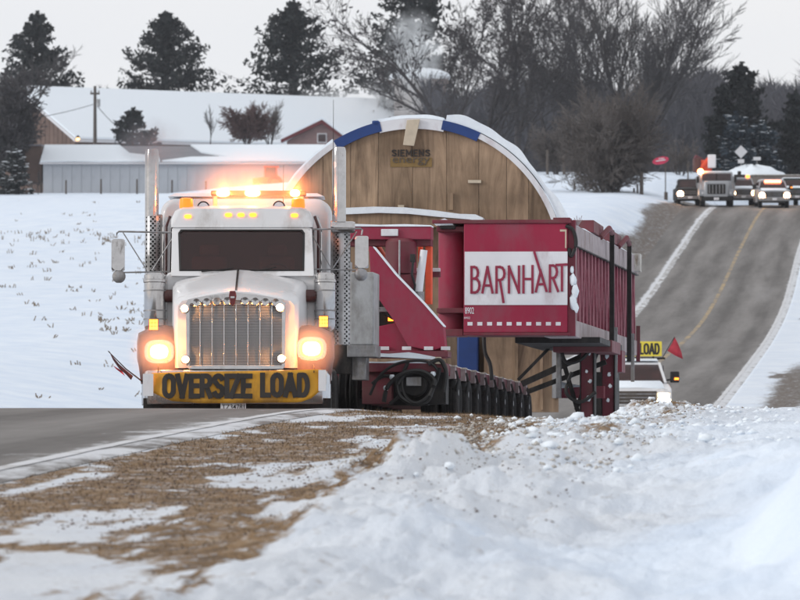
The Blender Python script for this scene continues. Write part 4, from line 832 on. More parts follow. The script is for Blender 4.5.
# fenders, headlights
for sgn in (-1, 1):
    q = (lambda X: X) if sgn < 0 else (lambda X: 471.5-X)
    def fr_(px_, py_, y): p = f.L(q(px_), py_, y); return (p.x, y, p.z)
    secs = []
    for y, xi, xo, top in ((.42, 176, 146, 346), (.5, 176, 141, 338), (.75, 175, 138, 331), (1.2, 174, 137, 328), (1.7, 173, 138, 333), (2.1, 172, 141, 348)):
        secs.append([fr_(xi, 386, y), fr_(xi, top-2, y), fr_((xi*2+xo)/3, top-3, y), fr_((xi+xo*2)/3, top, y), fr_(xo+1.5, top+5, y), fr_(xo, top+14, y), fr_(xo, 384 if y < .6 else top+30, y)])
    MB().loft(secs).build('fender', 'maroon', T_, ang=50)
    hc = f.L(159 if sgn < 0 else 311.5, 351.5 if sgn < 0 else 348.5, .3)
    hd = MB().loft([[(hc.x+math.copysign(abs(math.cos(t))**.7, math.cos(t))*r*1.12, y, hc.z+math.copysign(abs(math.sin(t))**.7, math.sin(t))*r*.9) for t in [2*math.pi*k/20 for k in range(20)]] for y, r in ((.5, .17), (.37, .185), (.34, .18))]).build('headlight', 'chrome', T_)
    MB().loft([[(hc.x+math.copysign(abs(math.cos(t))**.8, math.cos(t))*r, y, hc.z+math.copysign(abs(math.sin(t))**.8, math.sin(t))*r*.8) for t in [2*math.pi*k/20 for k in range(20)]] for y, r in ((.338, .122), (.325, .112), (.315, .075), (.312, .01))]).build('lens', 'e_head', hd)
    lamp_light(hd, (hc.x, .20, hc.z), 28, (1, .24, .04)); LAMPS.append((hc.x, 0.2, hc.z, .46, .34, .46, 1.1, 'added volume imitating faint lens bloom round the %s headlight of the semi truck' % ('left' if sgn < 0 else 'right')))
    MB().loft([[(hc.x+math.copysign(abs(math.cos(t))**.7, math.cos(t))*r*1.1, y, hc.z+math.copysign(abs(math.sin(t))**.7, math.sin(t))*r*.88) for t in [2*math.pi*k/20 for k in range(20)]] for y, r in ((.345, .150), (.339, .144))]).build('reflector_glow', 'e_ring', hd)
    c = f.L(153.5 if sgn < 0 else 323.5, 324.5 if sgn < 0 else 321.5, .4)
    tl = MB().box(c.x-.065, c.x+.065, .42, .5, c.z-.085, c.z+.085).build('turn_signal', 'black', T_, bevel=.01)
    for i in (-1, 0, 1):
        for j in (-1, 0, 1): MB().box(c.x-.018+i*.04, c.x+.018+i*.04, .41, .425, c.z-.022+j*.05, c.z+.022+j*.05).build('led', 'e_amber', tl)
    # wheels
    tyre(T_, sgn*1.07, 1.38, .5, .52, .29, 'steer_tyre')
    for yy in (5.1, 6.4):
        for xx in (.82, 1.13): tyre(T_, sgn*xx, yy, .5, .5, .26, 'drive_tyre')
    # mud flap, fuel tank
    MB().box(min(sgn*.75, sgn*1.25), max(sgn*.75, sgn*1.25), 7.1, 7.12, .12, .75).build('mud_flap', 'black', T_)
    MB().lathe([(0, .25), (.03, .30), (1.35, .30), (1.38, .25)], (sgn*.92, 2.9, .62), 'y', 20).build('fuel_tank', 'chrome', T_)
MB().box(-.9, .9, 1.3, 1.46, .45, .58).build('axle', 'black', T_)
# cab
cl, crr = f.L(168, 300, 2.5).x, f.L(316, 300, 2.5).x; cx = (cl+crr)/2; cw = (crr-cl)/2
zb_ = .75; z1 = f.L(240, 272, 2.0).z; z2 = f.L(240, 227.5, 2.42).z; z3 = f.L(240, 207, 2.7).z
def csec(y, z0, zt, hw, rad):
    return [(cx-hw, y, z0), (cx-hw, y, zt-rad), (cx-hw+rad*.35, y, zt-rad*.35), (cx-hw+rad, y, zt), (cx, y, zt+.015), (cx+hw-rad, y, zt), (cx+hw-rad*.35, y, zt-rad*.35), (cx+hw, y, zt-rad), (cx+hw, y, z0)]
MB().loft([csec(2.06, zb_, z1, cw, .05), csec(3.45, zb_, z1, cw, .05)]).build('cab_lower', 'white', T_, bevel=.02)
MB().loft([csec(2.36, z2, z2+.02, cw-.05, .02), csec(2.40, z2, z3-.05, cw-.05, .16), csec(2.6, z2, z3, cw-.03, .18), csec(3.45, z2, z3+.03, cw-.03, .18)]).build('cab_roof', 'white', T_, ang=50)
# pillars, screen surround
def wp(px_, py_): 
    y = 2.02+(272-py_)/44*.36; p = f.L(px_, py_, y); return (p.x, y, p.z)
outer = [(171, 276), (172, 229), (176, 224.5), (306, 224.5), (312, 229), (314, 276)]; inner = [(179.5, 271), (178.5, 233), (181, 229.5), (302, 229.5), (304.5, 233), (304, 271)]
vo = [wp(*p) for p in outer]; vi = [wp(*p) for p in inner]; n = 6; mb = MB()
for off in (0, .07): mb.v += [(x, y+off, z) for x, y, z in vo]+[(x, y+off, z) for x, y, z in vi]
for k in range(n):
    k2 = (k+1) % n; mb.f += [(k, k2, n+k2, n+k), (2*n+k, 3*n+k, 3*n+k2, 2*n+k2), (k, 2*n+k, 2*n+k2, k2), (n+k, n+k2, 3*n+k2, 3*n+k)]
mb.build('windshield_frame', 'white', T_, bevel=.008)
mb = MB(); vi2 = [((x-cx)*1.004+cx, y-.004, z) for x, y, z in vi]; vi3 = [((x-cx)*.975+cx, y-.010, z+(.02 if i in (0, 5) else (-.02 if i in (2, 3) else 0))) for i, (x, y, z) in enumerate(vi)]
for k in range(n): pass
mb.v = vi2+vi3+[(x, y+.02, z) for x, y, z in vi2]+[(x, y+.02, z) for x, y, z in vi3]
for k in range(n):
    k2 = (k+1) % n; mb.f += [(k, k2, n+k2, n+k), (2*n+k, 3*n+k, 3*n+k2, 2*n+k2), (k, 2*n+k, 2*n+k2, k2), (n+k, n+k2, 3*n+k2, 3*n+k)]
mb.build('rubber_gasket', 'hose', T_)
mb = MB(); g_ = [((x-cx)*.985+cx, y+.015, z) for x, y, z in vi]; mb.loft([g_, [(x, y+.008, z) for x, y, z in g_]]).build('windshield', 'glass', T_, False)
for sgn in (-1, 1):       # doors and side glass
    x = cx+sgn*(cw+.012); MB().box(min(x, x-sgn*.02), max(x, x-sgn*.02), 2.35, 3.35, 1.0, z1-.02).build('door', 'white', T_, bevel=.01)
    x = cx+sgn*(cw-.035); o = MB().prismx([(2.30, z1+.03), (2.58, z2-.01), (3.3, z2-.01), (3.3, z1+.03)], min(x, x-sgn*.01), max(x, x-sgn*.01)).build('side_window', 'glass', T_, False)
    x = cx+sgn*(cw-.03); MB().box(min(x, x-sgn*.05), max(x, x-sgn*.05), 3.3, 3.45, z1, z2).build('door_pillar', 'white', T_)
    # maroon stripe of the door edge, seen beside the screen
    MB().tube([(cx+sgn*(cw+.03), 2.5, z1+.0), (cx+sgn*(cw+.03), 2.55, z2+.02), (cx+sgn*(cw-.02), 2.6, z2+.17)], .022, 6).build('door_edge_trim', 'maroon', T_)
    MB().tube([(cx+sgn*(cw+.07), 2.45, z1-.1), (cx+sgn*(cw+.07), 2.45, z2-.0), (cx+sgn*(cw+.02), 2.5, z2+.15)], .016, 6).build('grab_rail', 'chrome', T_)
# interior
MB().box(cx-cw+.08, cx+cw-.08, 2.12, 2.5, z1-.55, z1-.05).build('dashboard', 'interior', T_, bevel=.04)
MB().box(cx-cw+.06, cx+cw-.06, 3.46, 3.5, z1-.6, z2+.05).build('cab_back', 'interior', T_)
for sgn in (-1, 1):
    s = MB().box(cx+sgn*.48-.25, cx+sgn*.48+.25, 2.85, 3.0, z1-.5, z1+.28).build('seat_back', 'seat', T_, bevel=.05); MB().box(cx+sgn*.48-.14, cx+sgn*.48+.14, 2.88, 2.97, z1+.29, z1+.45).build('headrest', 'seat', s, bevel=.04)
sw = MB(); pts = [(cx+.48+.21*math.cos(t), 2.62+.06*math.sin(t), z1-.02+.18*math.sin(t)) for t in [2*math.pi*k/20 for k in range(21)]]
sw.tube(pts, .016, 6, cap=False).build('steering_wheel', 'black', T_)
MB().tube([(cx+.1, 2.0, z1+.005), (cx+.42, 1.99, z1+.05), (cx+.5, 1.985, z1+.07)], .009, 5).build('wiper', 'black', T_); MB().tube([(cx-.55, 2.0, z1+.005), (cx-.2, 1.99, z1+.04), (cx-.1, 1.985, z1+.06)], .009, 5).build('wiper', 'black', T_)
# roof: marker lamps, beacons, spotlights, light bar
for px_, py_ in ((188, 216.5), (228.5, 215), (241, 215), (253, 215), (294.5, 215.5)):
    c = f.L(px_, py_, 2.4); l = MB().loft([[(c.x+math.copysign(abs(math.cos(t))**.6, math.cos(t))*w, y, c.z-.03+h*(math.sin(t)*.5+.5)) for t in [2*math.pi*k/12 for k in range(12)]] for y, w, h in ((2.36, .05, .05), (2.42, .058, .075), (2.55, .04, .05), (2.62, .01, .03))]).build('marker_lamp', 'e_amber2', T_)
for px_, py_ in ((186, 204), (298, 204.5)):
    c = f.L(px_, py_+8, 2.55); MB().lathe([(0, .085), (.05, .085)], (c.x, 2.62, c.z), 'z', 16).build('beacon_base', 'black', T_)
    b_ = MB().lathe([(.05, .092), (.09, .098), (.19, .092), (.205, .06), (.21, .01)], (c.x, 2.62, c.z), 'z', 16).build('beacon', 'e_beacon', T_)
for px_, py_ in ((203.5, 207.5), (279, 207)):
    c = f.L(px_, py_, 2.62); s = MB().lathe([(0, .02), (.02, .075), (.03, .085), (-.0, .09), (.10, .07), (.14, .03)], (c.x, 2.6, c.z), 'y', 16).build('roof_spotlight', 'chrome', T_); MB().lathe([(-.006, .003), (-.002, .07)], (c.x, 2.6, c.z), 'y', 16).build('lens', 'trim', s)
    MB().bar((c.x, 2.64, c.z-.17), (c.x, 2.64, c.z-.07), .03).build('lamp_bracket', 'steel', T_)
# sleeper with rounded roof
sl, sr_ = f.L(160.5, 240, 3.6).x, f.L(331, 240, 3.6).x; scx = (sl+sr_)/2; shw = (sr_-sl)/2; st_ = f.L(240, 199.5, 3.7).z
def ssec(y, hw, zt, rad): 
    pts = [(scx-hw, y, .8)]
    for k in range(7): a_ = math.pi/2*k/6; pts.append((scx-hw+rad*(1-math.cos(a_)), y, zt-rad+rad*math.sin(a_)))
    for k in range(7): a_ = math.pi/2*(1-k/6); pts.append((scx+hw-rad*(1-math.cos(a_)), y, zt-rad+rad*math.sin(a_)))
    pts.append((scx+hw, y, .8)); return pts
MB().loft([ssec(3.48, shw-.06, st_-.08, .2), ssec(3.56, shw, st_, .22), ssec(4.35, shw, st_+.05, .22)]).build('sleeper', 'white', T_, ang=50)
MB().prism([(scx-shw+.1, st_+.045), (scx+shw-.1, st_+.045), (scx+shw-.2, st_+.09), (scx-shw+.2, st_+.09)], 3.7, 4.3).build('roof_snow', 'snowcap', T_)
a = f.L(211, 196, 3.0); b_ = f.L(306, 190, 3.0)
lb = MB().box(a.x, b_.x, 2.95, 3.15, a.z, b_.z-.01).build('light_bar', 'black', T_, bevel=.02)
for px_, w in ((223, 7.5), (252.5, 8.5), (295, 5.5)):
    c = f.L(px_, 193, 2.94); MB().loft([[(c.x+w/72*math.cos(t)*s, y, c.z+.055*math.sin(t)*s) for t in [2*math.pi*k/16 for k in range(16)]] for y, s in ((2.955, 1), (2.935, .85), (2.925, .2))]).build('lamp', 'e_bar', lb); lamp_light(lb, (c.x, 2.86, c.z+.02), 40, (1, .23, .04))
c = f.L(255, 192, 2.9); LAMPS.append((c.x, 2.88, c.z+.05, 1.15, .36, .62, .85, 'added volume imitating orange lens bloom round the roof light bar of the semi truck'))
for px_ in (215, 301): c = f.L(px_, 199, 3.0); MB().box(c.x-.03, c.x+.03, 3.0, 3.1, z3-.02, a.z+.005).build('light_bar_foot', 'steel', T_)
# stacks, heat shields, air cleaners
for sgn, pc, top in ((-1, 151.5, 150), (1, 339, 148)):
    yb = 3.3; c = f.L(pc, 300, yb); zt = f.L(pc, top, yb).z; zm = f.L(pc, 216 if sgn < 0 else 222, yb).z; z0 = f.L(pc, 345, yb).z
    MB().lathe([(zm-.1, .098), (zt-.18, .098), (zt-.05, .097), (zt, .088), (zt+.012, .075), (zt-.02, .070), (zt-.3, .07)], (c.x, yb, 0), 'z', 24).build('exhaust_stack', 'chrome', T_)
    x0, x1, zz = (f.L(145, 0, yb).x, f.L(162.5, 0, yb).x, f.L(0, 275, yb).z) if sgn < 0 else (f.L(338, 0, yb).x, f.L(349, 0, yb).x, z0)
    r = (x1-x0)/2; xx = (x0+x1)/2 
    if sgn < 0: MB().lathe([(z0, .115), (zm-.02, .115), (zm, .105)], (c.x+.02, yb, 0), 'z', 24).build('heat_shield', 'perf', T_); MB().box(c.x-.02, c.x+.15, yb-.05, yb+.12, z0, zm+.02).build('stack_bracket', 'steel', T_, bevel=.01)
    else:
        MB().lathe([(z0, .12), (zm-.05, .12), (zm, .105)], (c.x+.04, yb-.02, 0), 'z', 24).build('heat_shield', 'perf', T_)
        MB().box(c.x-.12, c.x-.05, yb-.02, yb+.15, z0, zm+.02).build('stack_bracket', 'steel', T_, bevel=.01)
    zc = f.L(0, 228, yb).z
    if sgn > 0:
        MB().lathe([(-.17, .075), (-.13, .085), (.13, .085), (.17, .075)], (c.x+.06, yb-.13, zc), 'x', 18).build('silencer_clamp', 'chrome', T_)
        MB().lathe([(-.03, .13), (.03, .13)], (c.x+.02, yb-.02, zc), 'z', 20).build('clamp_band', 'steel', T_)
    # air cleaner
    yc = 1.95; cl_ = f.L(155 if sgn < 0 else 325, 300, yc); zt_ = f.L(0, 273, yc).z; zl = f.L(0, 333, yc).z; rr = .155 if sgn < 0 else .145
    MB().lathe([(zl, .06), (zl+.06, rr*.9), (zl+.1, rr), (zt_-.14, rr), (zt_-.13, rr+.012), (zt_-.10, rr+.012), (zt_-.09, rr), (zt_-.03, rr), (zt_, rr*.8), (zt_+.012, .03)], (cl_.x, yc, 0), 'z', 24).build('air_cleaner', 'chrome', T_)
    for hh in (zl+.18, zl+.3, zt_-.26): MB().lathe([(0, rr+.008), (.02, rr+.008)], (cl_.x, yc, hh), 'z', 24).build('air_cleaner_band', 'steel', T_)
    ix = cl_.x-sgn*.2; MB().lathe([(-.07, .09), (.07, .09)], (ix, yc+.02, (zt_+zl)/2+.1), 'x', 14).build('intake_duct', 'maroon', T_)
# mirrors
for sgn in (-1, 1):
    ym = 2.4
    if sgn < 0: bx0, bx1, by0, by1, cxp, cyp, top, bot, lx = 111.5, 124.5, 239, 270.5, 119, 276.5, 231.5, 272.5, 117
    else: bx0, bx1, by0, by1, cxp, cyp, top, bot, lx = 355, 368.5, 236, 268, 361, 274.5, 228.5, 270, 362.5
    A = f.r(bx0, by0, bx1, by1, ym)
    m_ = MB().loft([[(x, y, z) for x, z in ((A[0]+e_, A[2]), (A[0], A[2]+e_), (A[0], A[3]-e_), (A[0]+e_, A[3]), (A[1]-e_, A[3]), (A[1], A[3]-e_), (A[1], A[2]+e_), (A[1]-e_, A[2]))] for y, e_ in ((ym-.03, .05), (ym, .02), (ym+.07, .012))]).build('mirror_housing', 'chrome', T_)
    MB().box(A[0]+.015, A[1]-.015, ym+.07, ym+.075, A[2]+.02, A[3]-.02).build('mirror_glass', 'chrome', m_)
    c = f.L(cxp, cyp, ym); MB().ball((c.x, ym-.01, c.z), .095, 16, sy=.45).build('convex_mirror', 'steel', T_)
    def q(px_, py_, y=ym): p = f.L(px_, py_, y); return (p.x, y, p.z)
    door = 174 if sgn < 0 else 304
    MB().tube([q(lx-1, by0-1), q(lx, top+1.5), q(lx+(2 if sgn < 0 else -2), top), q(door, top+1)], .014, 6).build('mirror_arm', 'steel', T_)
    MB().tube([q(cxp, bot+2), q(lx+(6 if sgn < 0 else -6), bot), q(door, bot-1)], .012, 6).build('mirror_arm', 'steel', T_)
    k1 = 123 if sgn < 0 else 309; k2 = 147 if sgn < 0 else 331
    MB().tube([q(k1, top+1, ym-.03), q(k2, bot-2, ym-.03)], .009, 6).build('mirror_strut', 'steel', T_)
    k1 = 175 if sgn < 0 else 357; k2 = 152 if sgn < 0 else 333
    MB().tube([q(k1, top+3, ym-.02), q(k2, bot-2, ym-.02)], .009, 6).build('mirror_strut', 'steel', T_)
for p0, p1 in (((333, 215), (333.5, 100)), ((283, 212), (283.6, 165))):
    a = f.L(*p0, 3.0); b_ = f.L(*p1, 3.0); MB().tube([(a.x, 3.0, a.z), (b_.x, 3.0, b_.z)], .007, 5, .003).build('antenna', 'black', T_)

# banner tied over the bumper
bz = empty('oversize_load_banner', (TX, TD-.02, tr_z), 'yellow OVERSIZE LOAD banner strapped across the truck bumper', 'banner', rx=-.055, rz=-.008)
outl = [(154, 373), (190, 371.5), (236, 371), (280, 370.5), (318, 369), (325, 370), (323, 384), (316, 396), (306, 402), (270, 403.5), (200, 403.5), (165, 400), (158, 394), (154, 384)]
def bulge(x): return .02*math.sin(x*2.1)+.015*math.sin(x*5.3+1)
cols = np.linspace(0, 1, 36); rows = np.linspace(0, 1, 9); g0_ = f.L(154, 403, 0); 
def banner_pt(u, v):
    px_ = 152+u*174; yt = np.interp(px_, [152, 190, 236, 280, 320, 326], [373, 371.8, 371, 370.5, 369, 370]); yb_ = np.interp(px_, [152, 160, 172, 200, 300, 312, 322, 326], [392, 396, 401, 403.3, 402.5, 398, 389, 384])
    y = .02+.012*math.sin(u*31+v*2)+.010*math.sin(u*13+v*5)+.06*max(0, abs(u-.5)-.42)/.08; p = f.L(px_, yt+(yb_-yt)*v, y); return (p.x, y, p.z)
V = [banner_pt(u, v) for v in rows for u in cols]; mb = MB(); mb.add(V, [(j*36+i, j*36+i+1, (j+1)*36+i+1, (j+1)*36+i) for j in range(8) for i in range(35)]); bo = mb.build('cloth', 'yellow', bz); sd_ = bo.modifiers.new('thick', 'SOLIDIFY'); sd_.thickness = .004; sd_.offset = 1
LW = {}
def banner_text(txt, pa, pb, y0, y1):
    a = f.r(pa, y0, pb, y1, .0); ua, ub = banner_pt(0, .5)[0], banner_pt(1, .5)[0]
    stroke_text(txt, a[0], a[1], a[2], a[3], lambda x: min(banner_pt(min(max((x-ua)/(ub-ua), 0), 1), v_)[1] for v_ in (.1, .5, .9))-.004, bz, wt=.20, gap=.30)
banner_text('OVERSIZE', 162, 252.5, 373.5, 398.5); banner_text('LOAD', 260, 310, 372.5, 397.5)
for pa, pb in ((143, 153.5), (318.5, 326)):
    A = f.r(pa, 370 if pa > 200 else 374, pb, 391 if pa > 200 else 396, .03); MB().box(A[0], A[1], .0, .02, A[2], A[3]).build('bumper_white_end', 'whiteprint', bz)  # white plates imitate bright chrome bumper showing past the cloth
for pa in (158, 314): p = f.L(pa, 371, 0); MB().tube([(p.x, .0, p.z-.02), (p.x, .06, p.z+.05), (p.x-.02, .3, p.z+.1)], .007, 5).build('strap', 'black', bz)
pe = f.L(0, 0, 0)
nm = text_part('TZ34781', pl[0]+.02, pl[1]-.02, pl[2]+.02, pl[3]-.02, .04, 'letter', T_, bold=.01, th=.003)
# flag on a whip at the left bumper corner
fl = empty('warning_flag', (TX, TD, tr_z), 'tattered dull red flag on a leaning whip at the left corner of the truck bumper', 'flag', rx=-.055, rz=-.008)
a = f.L(143, 382, .3); b_ = f.L(126, 369, .3); c = f.L(108, 351, .3)
MB().tube([(a.x, .3, a.z), (b_.x, .3, b_.z), (c.x, .3, c.z)], .012, 6, .006).build('whip', 'black', fl)
def fp(px_, py_, y): p = f.L(px_, py_, y); return (p.x, y, p.z)
mb = MB(); mb.add([fp(109, 351, .29), fp(113, 357, .29), fp(119, 364, .31), fp(127, 371, .29), fp(133, 376, .3), fp(131, 380, .27), fp(126, 374.5, .34), fp(119, 368.5, .27), fp(113, 360, .33)], [(0, 1, 8), (1, 2, 7, 8), (2, 3, 6, 7), (3, 4, 5, 6)])
o = mb.build('flag_cloth', mat('faded_red_flag', (.09, .035, .04), .85, var=.3, scale=12), fl); s_ = o.modifiers.new('t', 'SOLIDIFY'); s_.thickness = .004
mb = MB(); mb.add([fp(113, 365.5, .29), fp(122, 371, .31), fp(125, 376, .28), fp(116, 369, .3)], [(0, 1, 2, 3)]); o = mb.build('flag_scrap', 'flag', fl); s_ = o.modifiers.new('t', 'SOLIDIFY'); s_.thickness = .004

# ------------------------------------------------------------------ front transport dolly with gooseneck
HD = -math.atan(.113)
oz = float(ZR(77))
D_ = empty('transport_dolly', ((400-400)/F*77+.1, 77.0, oz), 'crimson multi-axle dolly and gooseneck right behind the semi truck, hung with black hoses', 'trailer', rx=-.035, rz=HD)
g = Frame(D_)
def gb(name, x0, y0, x1, y1, y, dep, m, bevel=.008, parent=None, **k): return g.box(MB(), x0, y0, x1, y1, y, dep).build(name, m, parent or D_, bevel=bevel, **k)
def gp(px_, py_, y): p = g.L(px_, py_, y); return (p.x, y, p.z)
def gpoly(name, pts, y, dep, m, parent=None, bevel=.008): return MB().prism(g.poly(pts, y), y, y+dep).build(name, m, parent or D_, bevel=bevel)
# jeep wheels in front, power pack box
for px_ in (343, 354): p = g.L(px_, 392, .1); tyre(D_, p.x, .45, p.z-.02, .44, .145, 'jeep_tyre')
MB().lathe([(-1.4, .07), (.35, .07)], (g.L(343, 0, .1).x, .45, g.L(0, 392, .1).z-.02), 'x', 12).build('jeep_axle', 'black', D_)
gb('power_pack_box', 350, 272, 374, 345, -1.0, .7, 'grey', .02)
gb('power_pack_post', 343, 262, 351, 372, -.7, .15, 'grey')
gb('power_pack_shelf', 347, 345, 376, 357, -1.0, .6, 'steel')
gb('gap_dark_plate', 330, 338, 352, 374, -.85, .05, 'black'); gb('mount_plate', 352, 357, 366, 380, -.8, .4, 'steel')  # black plate added to darken the gap beside the fender
# top beam, uprights
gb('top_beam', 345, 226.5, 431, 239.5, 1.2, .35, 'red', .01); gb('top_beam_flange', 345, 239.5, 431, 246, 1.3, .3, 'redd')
gb('number_tag', 381, 229, 398, 236, 1.15, .04, 'whiteprint')
mb = MB(); pts = g.poly([(345, 226.5), (431, 226.5), (431, 225.2), (405, 224.2), (380, 224.8), (352, 223.8), (345, 224.6)], 1.2); mb.prism(pts, 1.18, 1.56).build('beam_snow', 'snowcap', D_)
gb('upright', 425, 239.5, 431.5, 304, 1.45, .2, 'orange'); gb('upright', 418, 240, 422, 262, 1.9, .15, 'orange')  # orange colour stands in for lamp light on the uprights
gb('cross_rod', 408, 268, 440, 271.5, 2.1, .08, 'trim'); gb('cross_beam', 404, 271.5, 440, 277, 2.2, .12, 'redd')
MB().tube([gp(374, 247, 1.7), gp(384, 262, 1.6), gp(392, 274, 1.5)], .10, 12, .075).build('ram', 'orange', D_)  # ram coloured orange for the lamp light falling on it
MB().tube([gp(424, 250, 1.0), gp(421, 272, 1.0), gp(418, 296, 1.0)], .055, 12, .065).build('white_cylinder', 'whiteprint', D_); MB().lathe([(0, .06), (.02, .085), (.2, .085)], gp(418.5, 305, 1.0), 'z', 12).build('cylinder_foot', 'steel', D_)
MB().lathe([(0, .02), (.02, .24), (.5, .24), (.55, .20), (.57, .02)], gp(401, 275, 1.3), 'z', 20).build('air_tank', 'redd', D_)
MB().tube([gp(399.5, 240, 1.0), gp(399.5, 288, 1.0)], .016, 6).build('riser_pipe', 'steel', D_)
gb('valve_block', 391, 274, 415, 300, 1.1, .3, 'redd'); gb('valve', 410, 254, 415, 262, .9, .12, 'black')
MB().tube([gp(413, 262, .9), gp(412, 275, .85), gp(415, 285, .9), gp(413, 300, .95)], .02, 6).build('hose', 'hose', D_)
# big diagonal gooseneck arm
gpoly('gooseneck_arm', [(369, 246), (373, 247), (395, 274), (423, 303), (443, 326), (445, 347), (430, 351), (408, 346), (392, 318), (371, 288)], .35, .35, 'red')
MB().prism(g.poly([(373, 246.2), (395, 273.3), (423, 302.3), (443, 325.2), (443, 326.4), (423, 303.6), (395, 274.6), (373, 247.4)], .3), .33, .72).build('arm_snow_edge', 'snowcap', D_)
gb('dark_frame', 371, 300, 408, 330, 1.0, .3, 'black'); gb('side_rail', 371, 307, 404, 312, .75, .1, 'steel')
gpoly('lower_web', [(370, 328), (400, 322), (444, 347), (446, 358), (370, 358)], .5, .3, 'red')
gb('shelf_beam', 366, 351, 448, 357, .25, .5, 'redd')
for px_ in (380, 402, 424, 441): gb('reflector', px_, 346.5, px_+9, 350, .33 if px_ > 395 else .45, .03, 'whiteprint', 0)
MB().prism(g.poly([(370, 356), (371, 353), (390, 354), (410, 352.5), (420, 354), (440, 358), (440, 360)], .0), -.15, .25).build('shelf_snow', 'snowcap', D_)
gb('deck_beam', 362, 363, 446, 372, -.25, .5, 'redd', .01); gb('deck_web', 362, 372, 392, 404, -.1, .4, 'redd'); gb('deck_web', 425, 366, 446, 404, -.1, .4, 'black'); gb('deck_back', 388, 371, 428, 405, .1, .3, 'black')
MB().prism(g.poly([(362, 363), (364, 361.5), (385, 362), (405, 359.8), (422, 362), (446, 363.5)], -.2), -.25, .2).build('deck_snow', 'snowcap', D_)
gb('orange_tag', 435, 357, 441, 364, -.3, .06, 'board')
# hoses: loops hanging over the deck
R = random.Random(6)
def spl(P_, n=6):
    out = []; Q = [Vector(p) for p in P_]; Q = [Q[0]]+Q+[Q[-1]]
    for i in range(1, len(Q)-2):
        for k in range(n):
            t = k/n; out.append(.5*((2*Q[i])+(-Q[i-1]+Q[i+1])*t+(2*Q[i-1]-5*Q[i]+4*Q[i+1]-Q[i+2])*t*t+(-Q[i-1]+3*Q[i]-3*Q[i+1]+Q[i+2])*t**3))
    out.append(Q[-2]); return out
for P_ in ([(370, 395), (378, 378), (392, 366), (410, 361), (428, 362), (438, 372), (434, 388), (424, 400)],
           [(384, 402), (388, 386), (402, 374), (420, 371), (434, 380), (430, 396)],
           [(408, 362), (402, 378), (404, 394), (414, 403), (426, 398), (436, 382), (440, 368)],
           [(396, 380), (400, 396), (414, 404), (428, 400), (432, 384), (422, 374), (406, 374), (398, 384)],
           [(428, 364), (440, 360), (446, 372), (444, 392)], [(372, 384), (384, 376), (398, 380), (400, 394), (390, 404)],
           [(388, 330), (394, 342), (404, 346), (412, 336)], [(384, 300), (388, 314), (398, 318), (408, 308), (410, 296)], [(376, 292), (379, 308), (390, 316)]):
    y = -.35+R.uniform(-.06, .05); y = y if P_[0][1] > 340 else .8
    MB().tube(spl([gp(a_, b_, y+R.uniform(-.03, .03)) for a_, b_ in P_]), R.choice((.022, .028, .034)), 7).build('hose', 'hose', D_)
c = gp(414, 384, -.22); MB().lathe([(-.04, .01), (-.04, .17), (.0, .20), (.06, .20)], c, 'y', 20).build('hose_reel', 'black', D_); gb('valve_box', 406, 377, 421, 386, -.32, .08, 'steel')
for px_, py_ in ((433, 374), (386, 388), (392, 377)): p = gp(px_, py_, -.3); MB().ball(p, .045, 8).build('snow_lump', 'snowcap', D_)
gb('warm_lamp', 388, 314, 393, 321, .9, .03, 'e_amber2', 0)
# bogie: beam on the right side, suspension arms and ribbed tyres running back
P0 = g.L(449, 371, 1.2); P1 = g.L(521, 388, 13.2)
rail = MB().bar((P0.x-.12, .6, P0.z+.0), (P1.x-.1, 13.5, P1.z), .3, .16); rail.build('bogie_beam', 'redd', D_, bevel=.01)
MB().loft([[(x+dx, y, z+dz) for dx, dz in ((-.27, .08), (-.2, .135+.02*math.sin(y*4)), (-.05, .14), (.04, .085))] for (x, y, z) in [(P0.x-.12+(P1.x-P0.x)*t, .6+12.9*t, P0.z+(P1.z-P0.z)*t) for t in np.linspace(0, 1, 24)]]).build('bogie_snow', 'snowcap', D_)
nl = 9
arm0 = None
for k in range(nl):
    t = k/(nl-1); y = 1.2+12*t; x = P0.x+(P1.x-P0.x)*t; z = P0.z+(P1.z-P0.z)*t
    if arm0 is None:
        arm0 = bpy.data.objects.new('suspension_unit', MB().box(-.05, .10, -.12, .12, -.12, .06).mesh('suspension_unit')); C.objects.link(arm0); arm0.data.materials.append(M['sanddirt']); arm0.parent = D_
        MB().lathe([(-.30, .075), (-.10, .085), (-.08, .06)], (.05, -.0, -.05), 'z', 12).build('strut', 'black', arm0)
        MB().prismx([(-.1, -.25), (.16, -.25), (.34, -.55), (.2, -.62), (-.05, -.42)], -.02, .12).build('swing_arm', 'black', arm0, bevel=.01)
        MB().tube([(.12, -.1, 0), (.16, -.15, -.14), (.12, -.12, -.3), (.15, -.05, -.42)], .02, 6).build('hose', 'hose', arm0)
        MB().lathe([(-.03, .05), (.03, .05)], (.12, 0, -.33), 'x', 10).build('pivot_bolt', 'steel', arm0)
        MB().box(-.07, .115, -.14, .14, .062, .085).build('unit_cap', 'dirtysnow', arm0)
        u = arm0
    else: u = copy_tree(arm0, D_)
    u.location = (x, y, z)
wl = None
for k in range(nl):
    for side, xs in ((1, (.0, -.31)), (-1, (-2.3, -2.6))):
        for xx in xs:
            t = k/(nl-1); y = 1.4+12*t; zc = g.L(0, 418, 1.4).z+.30-.0; x = P0.x+(P1.x-P0.x)*t+xx+.02
            zz = (g.L(0, 418, 1.4).z*(1-t)+g.L(0, 428, 13.4).z*t)+.30-.035
            if wl is None: wl = tyre(D_, x, y, zz, .36, .26, 'dolly_tyre')
            else: copy_tree(wl, D_).location = (x, y, zz)
MB().prism([(P0.x-2.7, P0.z-.35), (P0.x-.35, P0.z-.35), (P0.x-.35, P0.z-.05), (P0.x-2.7, P0.z-.05)], .6, 13.5).build('bogie_deck', 'redd', D_, bevel=.01)

